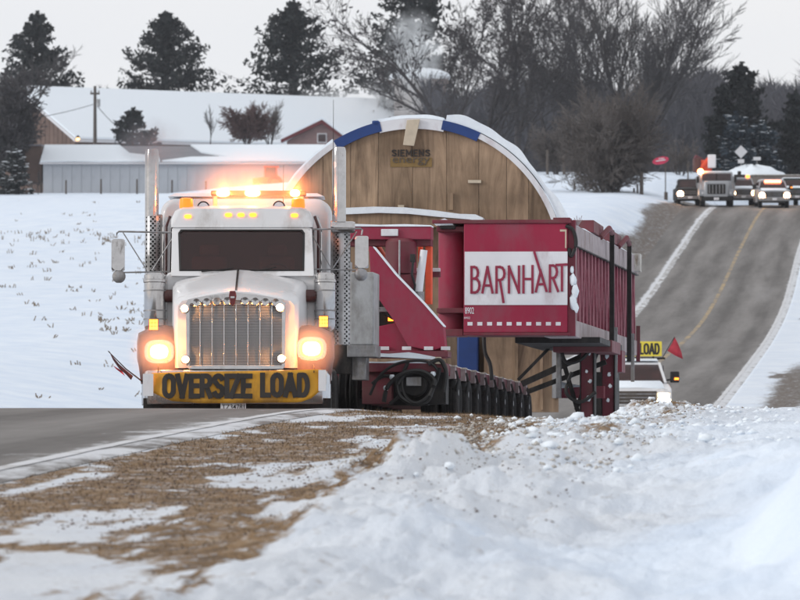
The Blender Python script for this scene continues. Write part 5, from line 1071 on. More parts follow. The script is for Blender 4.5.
# ------------------------------------------------------------------ side girder frame
oz = float(ZR(80)); G_ = empty('girder_frame', (.98, 80.0, oz), 'crimson lattice side girder with white BARNHART end panel carrying the wooden-faced load', 'trailer frame', rx=-.028, rz=HD)
h = Frame(G_)
def hp(px_, py_, y): p = h.L(px_, py_, y); return (p.x, y, p.z)
def hb(name, x0, y0, x1, y1, y, dep, m, bevel=.008, parent=None, **k): return h.box(MB(), x0, y0, x1, y1, y, dep).build(name, m, parent or G_, bevel=bevel, **k)
pn = hb('end_panel', 463.5, 223, 567.5, 332.5, 0, 1.0, 'red', .012)
wpn = hb('white_name_panel', 464.5, 251.5, 567.5, 305, -.012, .01, 'whiteprint', 0)
# stroke lettering
def strokes(lst, th, y, parent, m='redprint'):
    mb = MB()
    for i, s in enumerate(lst):
        for a_, b_ in zip(s[:-1], s[1:]):
            A = h.L(*a_, y); B = h.L(*b_, y); d = Vector((B.x-A.x, 0, B.z-A.z)); L = d.length; d.normalize(); n_ = Vector((-d.z, 0, d.x))*th/2; e_ = d*th*.42
            yy = y-.0012*(len(mb.f) % 7); q = [Vector((A.x, 0, A.z))-e_-n_, Vector((B.x, 0, B.z))+e_-n_, Vector((B.x, 0, B.z))+e_+n_, Vector((A.x, 0, A.z))-e_+n_]
            k = len(mb.v); mb.v += [(p.x, yy-.004, p.z) for p in q]+[(p.x, yy+.006, p.z) for p in q]; mb.f += [(k, k+1, k+2, k+3), (k+4, k+7, k+6, k+5), (k, k+4, k+5, k+1), (k+1, k+5, k+6, k+2), (k+2, k+6, k+7, k+3), (k+3, k+7, k+4, k)]
    return mb.build('lettering', m, parent, False)
T0, B0 = 267, 292.5
def arc(x, yt, yb, w, n=6): return [(x, yt)]+[(x+w*.45+w*.55*math.sin(math.pi*k/n), (yt+yb)/2-(yb-yt)/2*math.cos(math.pi*k/n)) for k in range(n+1)]+[(x, yb)]
sl_ = 0
L_ = [[(471.5, T0), (471.5, B0)], arc(471.5, T0, 278.6, 6.5), arc(471.5, 278.6, B0, 8),
      [(482.5, B0), (487.5, T0), (492.5, B0)], [(484, 285.5), (491, 285.5)],
      [(496.5, T0), (496.5, B0)], arc(496.5, T0, 280, 8), [(500, 280), (503.5, 302)],
      [(509, B0), (509, T0-.5), (519, B0), (519, T0-.5)],
      [(523.5, T0-1), (523.5, B0)], [(532.5, T0-1), (532.5, B0)], [(523.5, 279), (532.5, 279)],
      [(536, 291.5), (540.5, 272), (534.5, 252.5)], [(540.3, 270), (546.5, 291)], [(537.5, 284.5), (544.5, 284)],
      [(550, 291.5), (550, T0-1.5)], arc(550, T0-1.5, 278, 7.0), [(553, 278), (558, 291)],
      [(556.5, T0-2), (566.5, T0-2.5)], [(562, T0-2), (562, 290.5)]]
strokes(L_, .038, -.018, wpn)
text_part('8902', *[h.r(465, 314, 474, 307.5, 0)[i] for i in (0, 1)], h.L(0, 314, 0).z, h.L(0, 307.5, 0).z, -.002, 'whiteprint', pn, bold=.01)
text_part('8902', h.L(465, 0, 0).x, h.L(471, 0, 0).x, h.L(0, 319, 0).z, h.L(0, 317, 0).z, -.002, 'whiteprint', pn, bold=.0)
for k in range(10): x = 467.5+k*9.8; hb('reflector', x, 322, x+5, 325.5, -.006, .006, 'whiteprint', 0, parent=pn)
hb('corner_mark', 560, 229.5, 566.5, 231.5, -.005, .005, 'board', 0, parent=pn); hb('corner_mark', 565, 231.5, 566.5, 248, -.005, .005, 'board', 0, parent=pn)
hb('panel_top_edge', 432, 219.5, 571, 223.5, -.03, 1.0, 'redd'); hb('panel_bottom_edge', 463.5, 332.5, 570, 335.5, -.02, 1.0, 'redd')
# column left of the panel
p = h.L(450, 330, .4); mb = MB(); R0 = h.L(463, 0, .4).x-h.L(437.5, 0, .4).x
mb.lathe([(0, R0/2), (h.L(0, 226, .4).z-p.z, R0/2)], (p.x, .55, p.z), 'z', 28).build('column', 'red', G_)
for yy in (226.5, 308): hb('column_collar', 436.5, yy, 464, yy+5, .1, .9, 'redd')
hb('cap_plate', 440, 224, 455, 229, .0, .5, 'black'); hb('column_foot', 440, 329, 463, 336, .1, .8, 'redd')
MB().prism(h.poly([(434, 223), (446, 219), (452, 222), (455, 226), (437, 226)], .2), .0, .6).build('snow_lump', 'snowcap', G_)
# end frame between panel and side lattice
hb('end_post', 567.5, 220, 575.5, 336, .05, .35, 'redd'); MB().tube(spl([hp(566, 226, .0), hp(573, 230, -.02), hp(576, 244, .0), hp(571, 256, .02), hp(569, 248, 0)]), .03, 8).build('hose', 'hose', G_)
hb('top_bracket', 553, 217.5, 570, 223, .1, .4, 'redd')
for k, (a_, b_, r_) in enumerate(((571, 280, .07), (573, 291, .08), (571, 302, .09), (574, 308, .06), (570, 270, .045))): MB().ball(hp(a_+2.2, b_, .03), r_*.7, 10, jit=.28, sz=1.9, sy=.5).build('snow_lump', 'snowcap', G_)
# side lattice: outer face follows local +y at the girder's right
sx0 = h.L(577, 0, .15).x; zt0 = h.L(0, 227, .15).z; zb0 = h.L(0, 337, .15).z; LG = 14.6
# keep the real far end where the photograph has it
pe_ = h.L(638.5, 0, LG); ex = pe_.x; zt1 = h.L(0, 258, LG).z; zb1 = h.L(0, 355.5, LG).z
def gl(t, v, out=0.0): x = sx0+(ex-sx0)*t; zt = zt0+(zt1-zt0)*t; zb = zb0+(zb1-zb0)*t; return (x+out, .15+(LG-.15)*t, zb+(zt-zb)*v)
def slab(name, t0, t1, v0, v1, th, out, m, bevel=0):
    a_ = [gl(t0, v0, out), gl(t1, v0, out), gl(t1, v1, out), gl(t0, v1, out)]; return MB().loft([a_, [(x-th, y, z) for x, y, z in a_]]).build(name, m, G_, bevel=bevel)
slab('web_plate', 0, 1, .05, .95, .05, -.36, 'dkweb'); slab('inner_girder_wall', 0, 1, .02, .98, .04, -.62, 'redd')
slab('web_mid_rail', 0, 1, .42, .60, .06, -.20, 'red', .01)
slab('top_chord', 0, 1, .82, 1.0, .5, 0, 'sanddirt', .01); slab('bottom_chord', 0, 1, 0, .15, .5, 0, 'sanddirt', .01)
slab('chord_lip', 0, 1, .81, .82, .52, .015, 'black')
nb = 19
for k in range(nb):
    t0 = .02+k*.96/nb; tm = t0+.5*.96/nb; t1 = t0+.96/nb
    for (a_, b_) in ((gl(t0+.004, .15), gl(tm, .81)), (gl(tm, .81), gl(t1-.004, .15))):
        a_ = (a_[0]-.07, a_[1], a_[2]); b_ = (b_[0]-.07, b_[1], b_[2]); MB().bar(a_, b_, .11, .10, up=(1, 0, 0)).build('lattice_brace', 'latt', G_)
for t, y0 in ((.44, 232.5), (.735, 241.5)):       # posts standing proud of the girder
    a_ = gl(t, -.10, .10); b_ = gl(t, 1.10 if t < .5 else 1.08, .10)
    MB().bar(a_, b_, .07, .08, up=(1, 0, 0)).build('side_post', 'black', G_, bevel=.01)
    MB().bar((a_[0]+.05, a_[1]+.2, a_[2]-.35), (a_[0]+.05, a_[1]+.2, a_[2]+.5), .06).build('hanging_chain', 'steel', G_)
    c_ = gl(t-.06, 1.03, -.2); MB().box(c_[0]-.3, c_[0]+.18, c_[1]-1.6, c_[1]+.55, c_[2]-.02, c_[2]+.18).build('top_bracket', 'redd', G_, bevel=.01)
    MB().tube([(c_[0]+.2, c_[1]-.4, c_[2]-.05), (c_[0]+.32, c_[1]-.1, c_[2]+.12), (b_[0], b_[1], b_[2]-.05)], .045, 8).build('bracket_arm', 'redd', G_)
a_ = gl(.985, -.06, .02); b_ = gl(.985, .30, .02); MB().bar(a_, b_, .07, .07, up=(1, 0, 0)).build('end_stay', 'redd', G_); a_ = gl(.93, .95, .05); MB().box(a_[0]-.1, a_[0]+.05, a_[1], a_[1]+.5, a_[2]-.2, a_[2]+.12).build('top_bracket', 'dirtysnow', G_)
MB().loft([[(gl(t, 1)[0]+dx, gl(t, 1)[1], gl(t, 1)[2]+dz) for dx, dz in ((-.5, .0), (-.4, .05+.02*math.sin(t*40)), (-.1, .05+.02*math.sin(t*33+1)), (.0, .0))] for t in np.linspace(0, 1, 30)]).build('girder_snow', 'snowcap', G_)
# weed-like frayed rope at the corner
for k in range(7): a_ = hp(578, 226, .2); MB().tube([a_, (a_[0]+.012*(k-3), a_[1], a_[2]+.06), (a_[0]+.022*(k-3)*(1+.4*(k % 2)), a_[1], a_[2]+.10+.03*(k % 3))], .005, 4).build('frayed_rope', 'sanddirt', G_)
# underside and legs
hb('under_beam', 515, 337, 600, 343, 1.2, 5.0, 'black')
hb('under_box', 553, 340, 612, 352, 3.5, 2.0, 'redd')
for px_, y, w in ((587, 4.2, 12.5), (608, 5.6, 12)):
    l_ = hb('support_leg', px_-w/2, 342, px_+w/2, 431, y, .35, 'redd', .01)
    hb('leg_flange', px_-w/2-1.2, 342, px_-w/2, 431, y-.06, .45, 'black', 0, parent=l_); hb('leg_flange', px_+w/2, 342, px_+w/2+1.2, 431, y-.06, .45, 'black', 0, parent=l_)
    for yy in (353, 372, 384, 399): p = hp(px_+R.uniform(-2.5, 3), yy+R.uniform(-3, 3), y-.02); MB().ball(p, R.uniform(.018, .04), 8, sy=.4, jit=.4, sz=1.3).build('snow_spot', 'snowcap', l_)
for a_, b_, w in (((522, 384), (603, 347), .10), ((527, 392), (606, 362), .08), ((560, 350), (578, 412), .07), ((598, 350), (576, 410), .06), ((518, 380), (556, 341), .05)):
    MB().bar(hp(*a_, 4.9), hp(*b_, 4.9), w).build('under_strut', 'black', G_)
hb('cross_tube', 560, 386, 604, 398, 5.2, .3, 'redd'); MB().prism(h.poly([(558, 385), (562, 382), (575, 384.5), (586, 386), (560, 388)], 5.0), 4.95, 5.3).build('snow_lump', 'snowcap', G_)
hb('rear_box', 596, 372, 616, 420, 7.0, .8, 'black'); hb('rear_hub', 600, 350, 622, 372, 7.5, .8, 'redd')
hb('jack_post', 556, 342, 561, 398, 4.6, .15, 'steel')
MB().tube(spl([hp(484, 336, 1.5), hp(485, 352, 1.5), hp(490, 364, 1.5), hp(492, 380, 1.5)]), .03, 8).build('hose', 'hose', G_)
for P_ in ([(560, 345), (566, 362), (580, 360), (590, 350)], [(572, 372), (566, 392), (580, 402), (596, 392)]): MB().tube(spl([hp(a_, b_, 4.0) for a_, b_ in P_]), .03, 7).build('hose', 'hose', G_)

# ------------------------------------------------------------------ the load
dd_ = 93.0; c0 = P(414, 270, dd_); K_ = empty('wooden_drum_load', (c0.x, dd_, c0.z), 'huge round wood-faced load marked SIEMENS energy with snow and blue straps on its rim', 'cargo', rx=-.025, rz=-.06)
k_ = Frame(K_); Rr = 150/F*dd_
def circ(r, n=72): return [(r*math.cos(2*math.pi*i/n), r*math.sin(2*math.pi*i/n)) for i in range(n)]
MB().lathe([(.05, .02), (.05, Rr-.05), (.10, Rr-.02), (3.6, Rr-.02), (3.65, .02)], (0, 0, 0), 'y', 96).build('drum_body', 'dirtysnow', K_)
# vertical planks, each cut to the circle
edges = []; x = -Rr; R = random.Random(9)
while x < Rr: w = R.choice((.58, .62, .5, .66, .4)); edges.append((x, min(x+w, Rr))); x += w
for x0, x1 in edges:
    xs = np.linspace(max(x0+.004, -Rr+.03), min(x1-.004, Rr-.03), 6); 
    if xs[-1] <= xs[0]: continue
    top = [(float(q), math.sqrt(max((Rr-.06)**2-q*q, .0004))) for q in xs]; bot = [(a_, -b_) for a_, b_ in reversed(top)]
    dy = R.uniform(-.004, .004); MB().prism(top+bot, -.02+dy, .045).build('plank', 'wood', K_, False)
for pyy, xx0, xx1 in ((205, 480, 492), (217, 486, 492)):
    pass
def kb(name, x0, y0, x1, y1, y, dep, m, bevel=0): return k_.box(MB(), x0, y0, x1, y1, y, dep).build(name, m, K_, bevel=bevel)
kb('nailed_block', 448, 193, 453, 210, -.08, .05, 'wood'); kb('nailed_block', 468, 180, 481, 183, -.07, .04, 'board'); kb('nailed_block', 398, 205, 404, 209, -.07, .04, 'board')
# rim band pieces: white wrap and two blue stretches, then snow on top
def rim(name, a0, a1, r0, r1, y0, y1, m, n=16, wob=0):
    rings = []
    for i in range(n+1):
        a_ = math.radians(a0+(a1-a0)*i/n); w = 1+wob*math.sin(a_*7)+wob*.6*math.sin(a_*15+a0)+wob*.3*math.sin(a_*31); ca, sa = math.cos(a_), math.sin(a_); rr = r0+(r1-r0)*w
        rings.append([(r0*ca, y0, r0*sa), (rr*ca, y0, rr*sa), (rr*ca, y1, rr*sa), (r0*ca, y1, r0*sa)])
    return MB().loft(rings).build(name, m, K_, ang=50)
rim('white_rim_wrap', 0, 65, Rr-.07, Rr+.03, -.09, .6, 'whiteprint', 24); rim('white_rim_wrap', 78, 104, Rr-.16, Rr+.03, -.09, .6, 'whiteprint'); rim('white_rim_wrap', 121, 180, Rr-.07, Rr+.03, -.09, .6, 'whiteprint', 24)
rim('blue_rim_wrap', 64, 79, Rr-.13, Rr-.0+.04, -.10, .6, 'blue'); rim('blue_rim_wrap', 103, 122, Rr-.14, Rr+.04, -.10, .6, 'blue')
rim('lower_rim', 180, 360, Rr-.06, Rr+.02, -.09, .6, 'wood', 40)
rim('rim_snow', 8, 78, Rr+.045, Rr+.17, -.05, 3.5, 'snowcap', 90, .3); rim('rim_snow', 79, 104, Rr+.045, Rr+.12, .1, 3.5, 'snowcap', 40, .3); rim('rim_snow', 122, 172, Rr+.035, Rr+.08, .0, 3.5, 'snowcap', 60, .3)
kb('tarp_knot', 372, 120.5, 379, 126, -.1, .3, 'blue', .02)
A = k_.poly([(407, 120), (420, 119), (414, 146), (403, 145)], -.16); MB().prism(A, -.17, -.11).build('pale_board', 'board', K_, bevel=.005)
stroke_text('SIEMENS', k_.L(392, 0, 0).x, k_.L(430.5, 0, 0).x, k_.L(0, 157.3, 0).z, k_.L(0, 150.5, 0).z, lambda x: -.036, K_, wt=.17, gap=.36)
text_part('energy', k_.L(393, 0, 0).x, k_.L(430, 0, 0).x, k_.L(0, 166.2, 0).z, k_.L(0, 158.6, 0).z, -.045, 'letter2', K_, bold=0)
kb('lettering_patch', 390.5, 157.5, 432, 167, -.036, .003, 'patch')
# tarp-like board with thick snow in front of the face
pts = [(335, 213), (345, 208.5), (375, 207.3), (405, 208), (435, 211), (460, 214.5), (476, 215), (484, 218.5), (482, 222), (470, 220), (440, 217.5), (410, 214.5), (380, 213.5), (345, 215)]
MB().prism(k_.poly(pts, -.6), -.85, -.25).build('ledge_snow', 'snowcap', K_, ang=50)
pts = [(335, 215), (380, 213.7), (410, 214.7), (440, 217.7), (470, 220.2), (481, 222.3), (478, 228), (335, 226)]
MB().prism(k_.poly(pts, -.6), -.78, -.1).build('ledge_board', 'wood', K_)
# lower crate and blue wrap seen under the end panel
kb('lower_crate', 484, 333, 558, 412, -.5, .5, 'wood'); kb('crate_batten', 515, 334, 518, 410, -.56, .05, 'wood'); kb('crate_batten', 540, 334, 543, 410, -.56, .05, 'wood'); kb('crate_batten', 552, 334, 559, 398, -.58, .06, 'grey')
b_ = kb('blue_wrap', 457, 333, 478, 384, -.6, .6, 'blue', .03)
# ------------------------------------------------------------------ escort pickup and the far convoy
def pickup(name, px, d, label, group=None, w=2.0, paint='white', snow=True, lamp='e_pick', lamp_r=.16, hz=0.0, suv=False, mirrors=True, grille='black', bright=(-1, 1)):
    X = (px-400)/F*d; u = X-float(XL(d)); z = float(ZR(d)) if -7.8 < u < 0.3 else gz(X, d)
    e = empty(name, (X, d, z+.01), label, 'pickup' if not suv else 'car', group, rz=-math.atan(.11)*hz); W_ = w/2
    def pt(name, mb, m, p=None, **k): return mb.build(name, m, p or e, **k)
    # body side profile (y,z)
    prof = [(.05, .55), (.0, .8), (.03, 1.12), (.25, 1.24), (1.45, 1.33), (1.6, 1.33), (5.6, 1.33), (5.65, .6), (4.9, .5), (4.75, .8), (4.35, .95), (3.95, .8), (3.8, .45), (1.6, .45), (1.45, .8), (1.0, .97), (.6, .8), (.5, .5)]
    pt('body', MB().prismx(prof, -W_, W_), paint, bevel=.04)
    pt('bonnet', MB().loft([[(-W_+.16, .02, 1.10), (-W_+.22, .1, 1.2), (0, .08, 1.235), (W_-.22, .1, 1.2), (W_-.16, .02, 1.1)], [(-W_+.1, .8, 1.1), (-W_+.16, .8, 1.28), (0, .8, 1.33), (W_-.16, .8, 1.28), (W_-.1, .8, 1.1)], [(-W_+.08, 1.55, 1.1), (-W_+.14, 1.55, 1.34), (0, 1.5, 1.39), (W_-.14, 1.55, 1.34), (W_-.08, 1.55, 1.1)]]), paint, ang=50)
    ye = 5.4 if suv else 3.7; zr = 1.93
    pt('cab', MB().loft([[(-W_+.06, y, 1.3), (-W_+.20, y+(.0), zt), (-W_+.32, y, zt+.05), (W_-.32, y, zt+.05), (W_-.20, y, zt), (W_-.06, y, 1.3)] for y, zt in ((2.15, zr-.06), (2.5, zr), (ye-.3, zr), (ye, zr-.1))]), paint, ang=50)
    ws = [(-W_+.12, 1.55, 1.36), (W_-.12, 1.55, 1.36), (W_-.27, 2.17, zr-.04), (-W_+.27, 2.17, zr-.04)]
    pt('windshield', MB().loft([ws, [(x, y+.02, z_-.02) for x, y, z_ in ws]]), 'fglass', smooth=False)
    pt('cabin', MB().box(-W_+.3, W_-.3, 2.2, 2.3, 1.0, zr-.1), 'interior'); pt('dashboard', MB().box(-W_+.2, W_-.2, 1.62, 1.9, 1.1, 1.38), 'interior')
    for s in (-1, 1):
        pt('pillar', MB().bar((s*(W_-.1), 1.53, 1.34), (s*(W_-.25), 2.18, zr-.02), .07, .09), paint, bevel=.01)
        pt('side_window', MB().prismx([(1.75, 1.38), (2.25, zr-.08), (ye-.4, zr-.08), (ye-.2, 1.38)], s*(W_-.13)-.01, s*(W_-.13)+.01), 'fglass', smooth=False)
        hl = pt('headlight', MB().box(s*(W_-.22)-.17, s*(W_-.22)+.17, -.03, .1, .74, .98), 'trim', bevel=.03)
        if s in bright: MB().lathe([(-.035, .01), (-.04, lamp_r*.6), (-.032, lamp_r)], (s*(W_-.22), .0, .86), 'y', 14).build('lens', lamp, hl)
        if mirrors:
            m_ = pt('mirror', MB().box(s*(W_+.18)-.13, s*(W_+.18)+.13, 1.75, 1.88, 1.36, 1.68), 'black', bevel=.03); MB().bar((s*(W_-.1), 1.8, 1.42), (s*(W_+.08), 1.8, 1.45), .05).build('mirror_arm', 'black', m_)
            if s > 0: MB().box(s*(W_+.23)-.06, s*(W_+.23)+.06, 1.735, 1.75, 1.44, 1.50).build('mirror_glint', 'e_amber2', m_)  # glowing box imitates a red-orange glint on the mirror
        for y in (1.02, 4.35): t = tyre(e, s*(W_-.15), y, .39, .4, .26, 'wheel')
    gr_ = pt('grille', MB().box(-W_+.42, W_-.42, -.03, .05, .78, 1.14), grille, bevel=.02)
    for k in range(3): MB().box(-W_+.44, W_-.44, -.045, -.03, .84+k*.1, .87+k*.1).build('grille_bar', 'steel', gr_)
    pt('bumper', MB().box(-W_+.02, W_-.02, -.12, .08, .48, .72), 'steel', bevel=.04); pt('number_plate', MB().box(-.16, .16, -.14, -.12, .54, .68), 'whiteprint')
    if snow:
        pt('roof_snow', MB().loft([[(-W_+.26, y, zr+.05), (-W_+.3, y, zr+.05+h), (W_-.3, y, zr+.05+h), (W_-.26, y, zr+.05)] for y, h in ((2.2, .03), (2.6, .07), (ye-.3, .07))]), 'snowcap', ang=50)
        pt('bonnet_snow', MB().loft([[(-W_+.2, y, z_), (-W_+.26, y, z_+h), (W_-.26, y, z_+h), (W_-.2, y, z_)] for y, z_, h in ((.12, 1.21, .04), (.7, 1.30, .07), (1.5, 1.37, .05))]), 'snowcap', ang=50)
    return e
pk = pickup('escort_pickup', 636.5, 146, 'white escort pickup with snowy roof and one glaring headlight, following right behind the load', bright=(1,), lamp_r=.17, grille='postwood')
pe = pk.location
sg = empty('roof_load_sign', (pe.x, pe.y+2.6, pe.z+2.02), 'yellow OVERSIZE LOAD sign on the roof of the white escort pickup', 'sign')
MB().box(-.85, .85, -.03, .03, .09, .52).build('sign_board', 'yellow2', sg, bevel=.01)
stroke_text('OVERSIZE', -.80, .12, .14, .47, lambda x: -.03, sg, wt=.16); stroke_text('LOAD', .20, .79, .14, .47, lambda x: -.03, sg, wt=.17, gap=.28)
for x in (-.6, .6): MB().bar((x, 0, -.02), (x, 0, .1), .05).build('sign_foot', 'black', sg)
MB().bar((-.9, .1, .03), (.95, .1, .03), .06).build('roof_bar', 'black', sg); MB().lathe([(0, .07), (.12, .06), (.13, .01)], (-.3, .12, .06), 'z', 12).build('roof_beacon', 'grey', sg)
fg = empty('roof_flag', (pe.x+.86, pe.y+2.6, pe.z+2.05), 'small red triangular flag on a slanted staff at the pickup roof corner', 'flag')
MB().tube([(0, 0, 0), (.18, 0, .32), (.36, 0, .62)], .012, 6).build('staff', 'black', fg)
mb = MB(); mb.add([(.36, 0, .62), (.30, .0, .48), (.22, 0, .34), (.15, 0, .22), (.38, .04, .08), (.60, -.02, -.02), (.55, .03, .2), (.46, -.02, .42)], [(0, 1, 7), (1, 2, 6, 7), (2, 3, 4, 6), (4, 5, 6)]); o = mb.build('flag_cloth', 'flag', fg); s_ = o.modifiers.new('t', 'SOLIDIFY'); s_.thickness = .01

# far convoy
DF = 345.0
def fpos(px, d):
    X = (px-400)/F*d; u = X-float(XL(d)); return Vector((X, d, float(ZR(d)) if -9.4 < u < 0.3 else gz(X, d)))
o_p = fpos(716.5, 357); bt = empty('boom_truck', o_p, 'pale grey truck with crane and orange gear on its back, leading the far convoy', 'truck', 'far convoy vehicles')
b = Frame(bt)
def bb(name, x0, y0, x1, y1, y, dep, m, parent=None, bevel=.03): return b.box(MB(), x0, y0, x1, y1, y, dep).build(name, m, parent or bt, bevel=bevel)
bb('bonnet', 704, 181, 729, 200, .1, 1.6, 'silver', bevel=.12); bb('cab', 700, 172, 733, 200, 1.7, 1.6, 'silver', bevel=.12)
bb('windshield', 702, 173.5, 731, 180.5, 1.65, .06, 'fglass'); bb('screen_divider', 716, 173.5, 717, 180.5, 1.62, .05, 'black', bevel=0)
g_ = bb('grille', 707.5, 184, 725.5, 194, .05, .08, 'black'); 
for k in range(5): bb('grille_bar', 709+k*3.4, 184.5, 709.8+k*3.4, 193.5, .02, .03, 'steel', g_, 0)
bb('bumper', 701, 196.5, 733, 201, -.05, .2, 'black'); bb('number_plate', 714, 197.5, 719, 200, -.08, .03, 'whiteprint', bevel=0)
for px_ in (702.5, 730.5): bb('fender', px_-3.5, 189, px_+3.5, 196, .3, 1.2, 'silver'); p = b.L(px_, 200, 1); tyre(bt, p.x, 1.0, .5, .5, .35, 'wheel'); p2 = b.L(px_, 193, .28); MB().lathe([(0, .09), (.04, .09)], (p2.x, .24, p2.z), 'y', 12).build('headlight', 'trim', bt)
for px_ in (698, 735.5): bb('mirror', px_-1.3, 176, px_+1.3, 183, 1.6, .15, 'black')
bb('roof_snow', 701, 171, 732, 172.4, 1.75, 1.4, 'snowcap'); bb('service_body', 698, 176, 735, 197, 3.6, 4.5, 'silver')
bb('crane_base', 700, 160, 712, 176, 4.2, 1.2, 'orange', bevel=.08); bb('crane_cab', 693.5, 158, 701, 172, 4.0, 1.2, 'maroon', bevel=.08)
MB().bar((b.L(695, 157, 4).x, 4.5, b.L(0, 157, 4).z), (b.L(713, 166, 4).x, 4.8, b.L(0, 166, 4).z), .35).build('boom', 'redd', bt, bevel=.03); MB().bar((b.L(697, 172, 4).x, 4.1, b.L(0, 172, 4).z), (b.L(709, 158, 4).x, 4.2, b.L(0, 158, 4).z), .22).build('boom_strut', 'orange', bt, bevel=.03)
bb('white_bucket', 708, 154.5, 716, 168, 3.8, .7, 'whiteprint', bevel=.06); bb('rack', 717, 168, 722, 173, 3.8, .3, 'black')
p = b.L(700.5, 171.5, 1.6); MB().ball((p.x, 1.55, p.z), .20, 10).build('amber_lamp', 'e_boom', bt)
pickup('utility_pickup', 690, 361, 'small dark service pickup with blazing lights, at the far left edge of the convoy', 'far convoy vehicles', w=1.8, paint='black', snow=False, lamp='e_far', lamp_r=.22, hz=0, mirrors=False, bright=(-1,))
v = pickup('dark_pickup', 743.5, 362, 'dark pickup with rack and two warm lights, between the crane truck and the silver car', 'far convoy vehicles', w=1.9, paint='silver', snow=True, lamp='e_far', lamp_r=.17, mirrors=False)
MB().box(-.5, .3, 2.4, 2.9, 1.98, 2.25).build('roof_rack', 'black', v, bevel=.03); MB().ball((.45, 2.3, 2.1), .15, 8).build('roof_beacon', 'e_amber', v); MB().box(-.25, .0, 2.5, 2.7, 2.2, 2.5).build('ladder_end', 'black', v, bevel=.02)
v = pickup('silver_car', 774.5, 354, 'silver escort car with orange-red light strip over its windshield, right of the centre line', 'far convoy vehicles', w=2.15, paint='silver', snow=True, lamp='e_far', lamp_r=.21, suv=True)
MB().box(-.55, .60, 2.1, 2.3, 1.60, 1.95).build('light_strip', 'e_farred', v, bevel=.04)
v = pickup('dark_suv', 797, 363, 'dark vehicle with one visible light, cut off by the right edge of the picture', 'far convoy vehicles', w=2.0, paint='green', snow=True, lamp='e_far', lamp_r=.18, suv=True, mirrors=False, bright=(-1, 1))
p = fpos(778, 380); e = empty('box_trailer', (p.x, p.y, p.z), 'low brownish grey box trailer standing behind the silver escort car', 'trailer')
MB().box(-1.9, 1.9, 0, 6, .7, 2.35).build('box', 'chim', e, bevel=.05); MB().box(-1.95, 1.95, -.05, 6.05, 2.36, 2.46).build('roof_snow', 'dirtysnow', e, bevel=.03)
for s in (-1, 1): tyre(e, s*1.5, 2.5, .42, .42, .3, 'wheel')
# snow heap behind the convoy
a = P(752, 178, 392); mb = MB(); rings = []
for i, (t, s) in enumerate(((-.6, 1.1), (0, 1.0), (.45, .8), (.8, .5), (1.0, .18))): rings.append([(2.7*s*math.cos(2*math.pi*k/24)*(1+.12*math.sin(k*2.1+i)), 2.2*s*math.sin(2*math.pi*k/24), t*(1+.18*math.sin(k*1.3+i))) for k in range(24)])
o = mb.loft(rings).build('snow_heap', 'snowcap'); o.location = (a.x, 392, a.z-.1); tag(o, 'ploughed heap of snow behind the convoy, below the diamond sign', 'snow heap')

# dry grass and grit standing out of the sandy shoulder
def grass(name, n, m, seed, label):
    R = np.random.RandomState(seed); u = R.uniform(.05, 4.4, n*4); d = 24+40*R.rand(n*4)**.8; s = sand_mask(u, d); k = np.where(s > .45)[0][:n]; u, d = u[k], d[k]; N_ = len(u)
    z = ground_z(u, d)-.005; X = XL(d)+u; h = R.uniform(.008, .038, N_)*(1+.6*(R.rand(N_) > .93)); a_ = R.uniform(0, 6.28, N_); lean = R.normal(0, .8, N_); w = R.uniform(.002, .0045, N_)
    A = np.stack([X-w, d, z], 1); B = np.stack([X+w, d+w, z], 1); T = np.stack([X+lean*h, d+np.sin(a_)*h, z+h], 1); V = np.stack([A, B, T], 1).reshape(-1, 3)
    return tag(raw(name, V, np.arange(len(V)).reshape(-1, 3), m), label, 'grass', kind='stuff')
grass('dry_grass', 9000, mat('dry_grass_blades', (.24, .155, .075), .9, var=.5, scale=9), 5, 'short dry tan grass standing out of the thin snow on the shoulder')
grass('dead_grass', 6000, mat('dead_grass_blades', (.07, .05, .035), .9, var=.4, scale=9), 6, 'sparse dark dead stalks mixed into the shoulder grass')

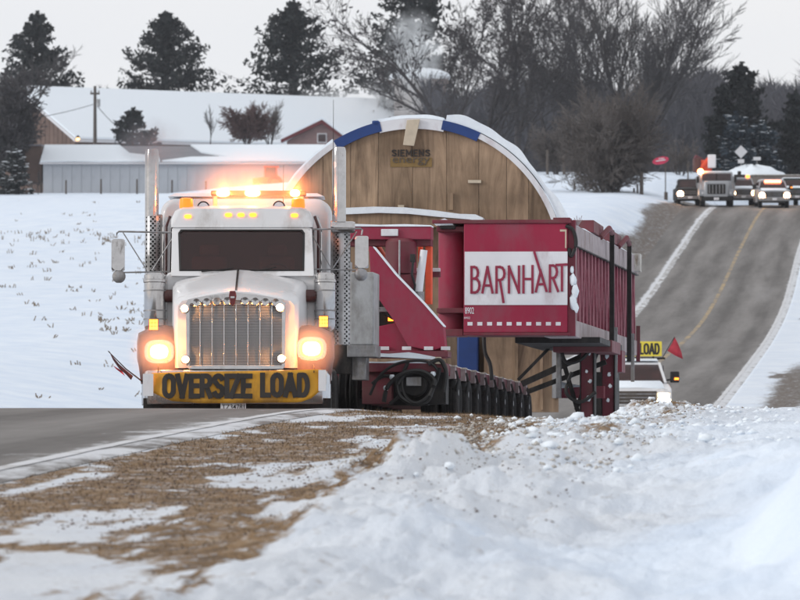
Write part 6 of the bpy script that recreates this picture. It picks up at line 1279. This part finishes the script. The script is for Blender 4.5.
# ------------------------------------------------------------------ steam, exhaust, haze and added lamp bloom volumes
def volume(name, loc, size, dens, col, label, noise=None, aniso=0.0, soft=True, kind='stuff'):
    o = MB().box(-size[0], size[0], -size[1], size[1], -size[2], size[2]).build(name, M['white'], None, False); o.location = loc
    m = bpy.data.materials.new(name); m.use_nodes = True; t = m.node_tree; t.nodes.clear(); N = t.nodes.new; Lk = t.links.new
    out = N('ShaderNodeOutputMaterial'); v = N('ShaderNodeVolumePrincipled'); v.inputs['Color'].default_value = (*col, 1); v.inputs['Anisotropy'].default_value = aniso; Lk(v.outputs[0], out.inputs['Volume'])
    if soft:
        co = N('ShaderNodeTexCoord'); sc = N('ShaderNodeVectorMath'); sc.operation = 'DIVIDE'; sc.inputs[1].default_value = size; Lk(co.outputs['Object'], sc.inputs[0]); ln = N('ShaderNodeVectorMath'); ln.operation = 'LENGTH'; Lk(sc.outputs[0], ln.inputs[0])
        r = N('ShaderNodeMapRange'); r.inputs[1].default_value = 1; r.inputs[2].default_value = .15; r.inputs[3].default_value = 0; r.inputs[4].default_value = 1; Lk(ln.outputs['Value'], r.inputs[0])
        n = N('ShaderNodeTexNoise'); n.inputs['Scale'].default_value = noise or 1; n.inputs['Detail'].default_value = 4; n.inputs['Distortion'].default_value = .8; Lk(co.outputs['Object'], n.inputs['Vector'])
        r2 = N('ShaderNodeMapRange'); r2.inputs[1].default_value = .38; r2.inputs[2].default_value = .66; Lk(n.outputs[0], r2.inputs[0])
        if not noise: r2.inputs[3].default_value = 1
        mu = N('ShaderNodeMath'); mu.operation = 'MULTIPLY'; Lk(r.outputs[0], mu.inputs[0]); Lk(r2.outputs[0], mu.inputs[1]); m2 = N('ShaderNodeMath'); m2.operation = 'MULTIPLY'; m2.inputs[1].default_value = dens; Lk(mu.outputs[0], m2.inputs[0]); Lk(m2.outputs[0], v.inputs['Density'])
    else: v.inputs['Density'].default_value = dens
    o.data.materials.clear(); o.data.materials.append(m); return tag(o, label, name.replace('_', ' '), kind=kind) if label else tag(o, kind=kind)
volume('steam', P(413, 56, 532), (3.4, 3.0, 5.2), 1.0, (.96, .985, 1.0), 'bluish steam rising from the stone chimney before the dark evergreen', noise=.6)
volume('steam', P(368, 104, 540), (8.5, 3.0, 2.6), .6, (.98, .99, 1.0), 'pale steam drifting over the right end of the snowy roof', noise=.3)
volume('exhaust_smoke', P(151, 143, 73.4), (.55, .5, .42), 2.2, (.35, .36, .4), 'thin grey exhaust puff over the left chrome stack', noise=2.2)
Tm = Matrix.Translation(T_.location) @ Euler(T_.rotation_euler).to_matrix().to_4x4()
for k_i, (cx_, cy_, cz_, sx_, sy_, sz_, dn, lb_) in enumerate(LAMPS):
    volume('lamp_bloom', Tm @ Vector((cx_, cy_, cz_)), (sx_, sy_, sz_), dn, (1, 1, 1), lb_)  # volumes added to scatter a halo like lens bloom
hz = MB().box(-960, 960, -8, 1680, -30, 62).build('haze', M['white'], None, False); m = bpy.data.materials.new('haze'); m.use_nodes = True; t = m.node_tree; t.nodes.clear(); out = t.nodes.new('ShaderNodeOutputMaterial'); v = t.nodes.new('ShaderNodeVolumePrincipled')
v.inputs['Color'].default_value = (.93, .95, 1, 1); v.inputs['Density'].default_value = .00007; t.links.new(v.outputs[0], out.inputs['Volume']); hz.data.materials.clear(); hz.data.materials.append(m); tag(hz, kind='stuff')

SC.cycles.volume_bounces = 3
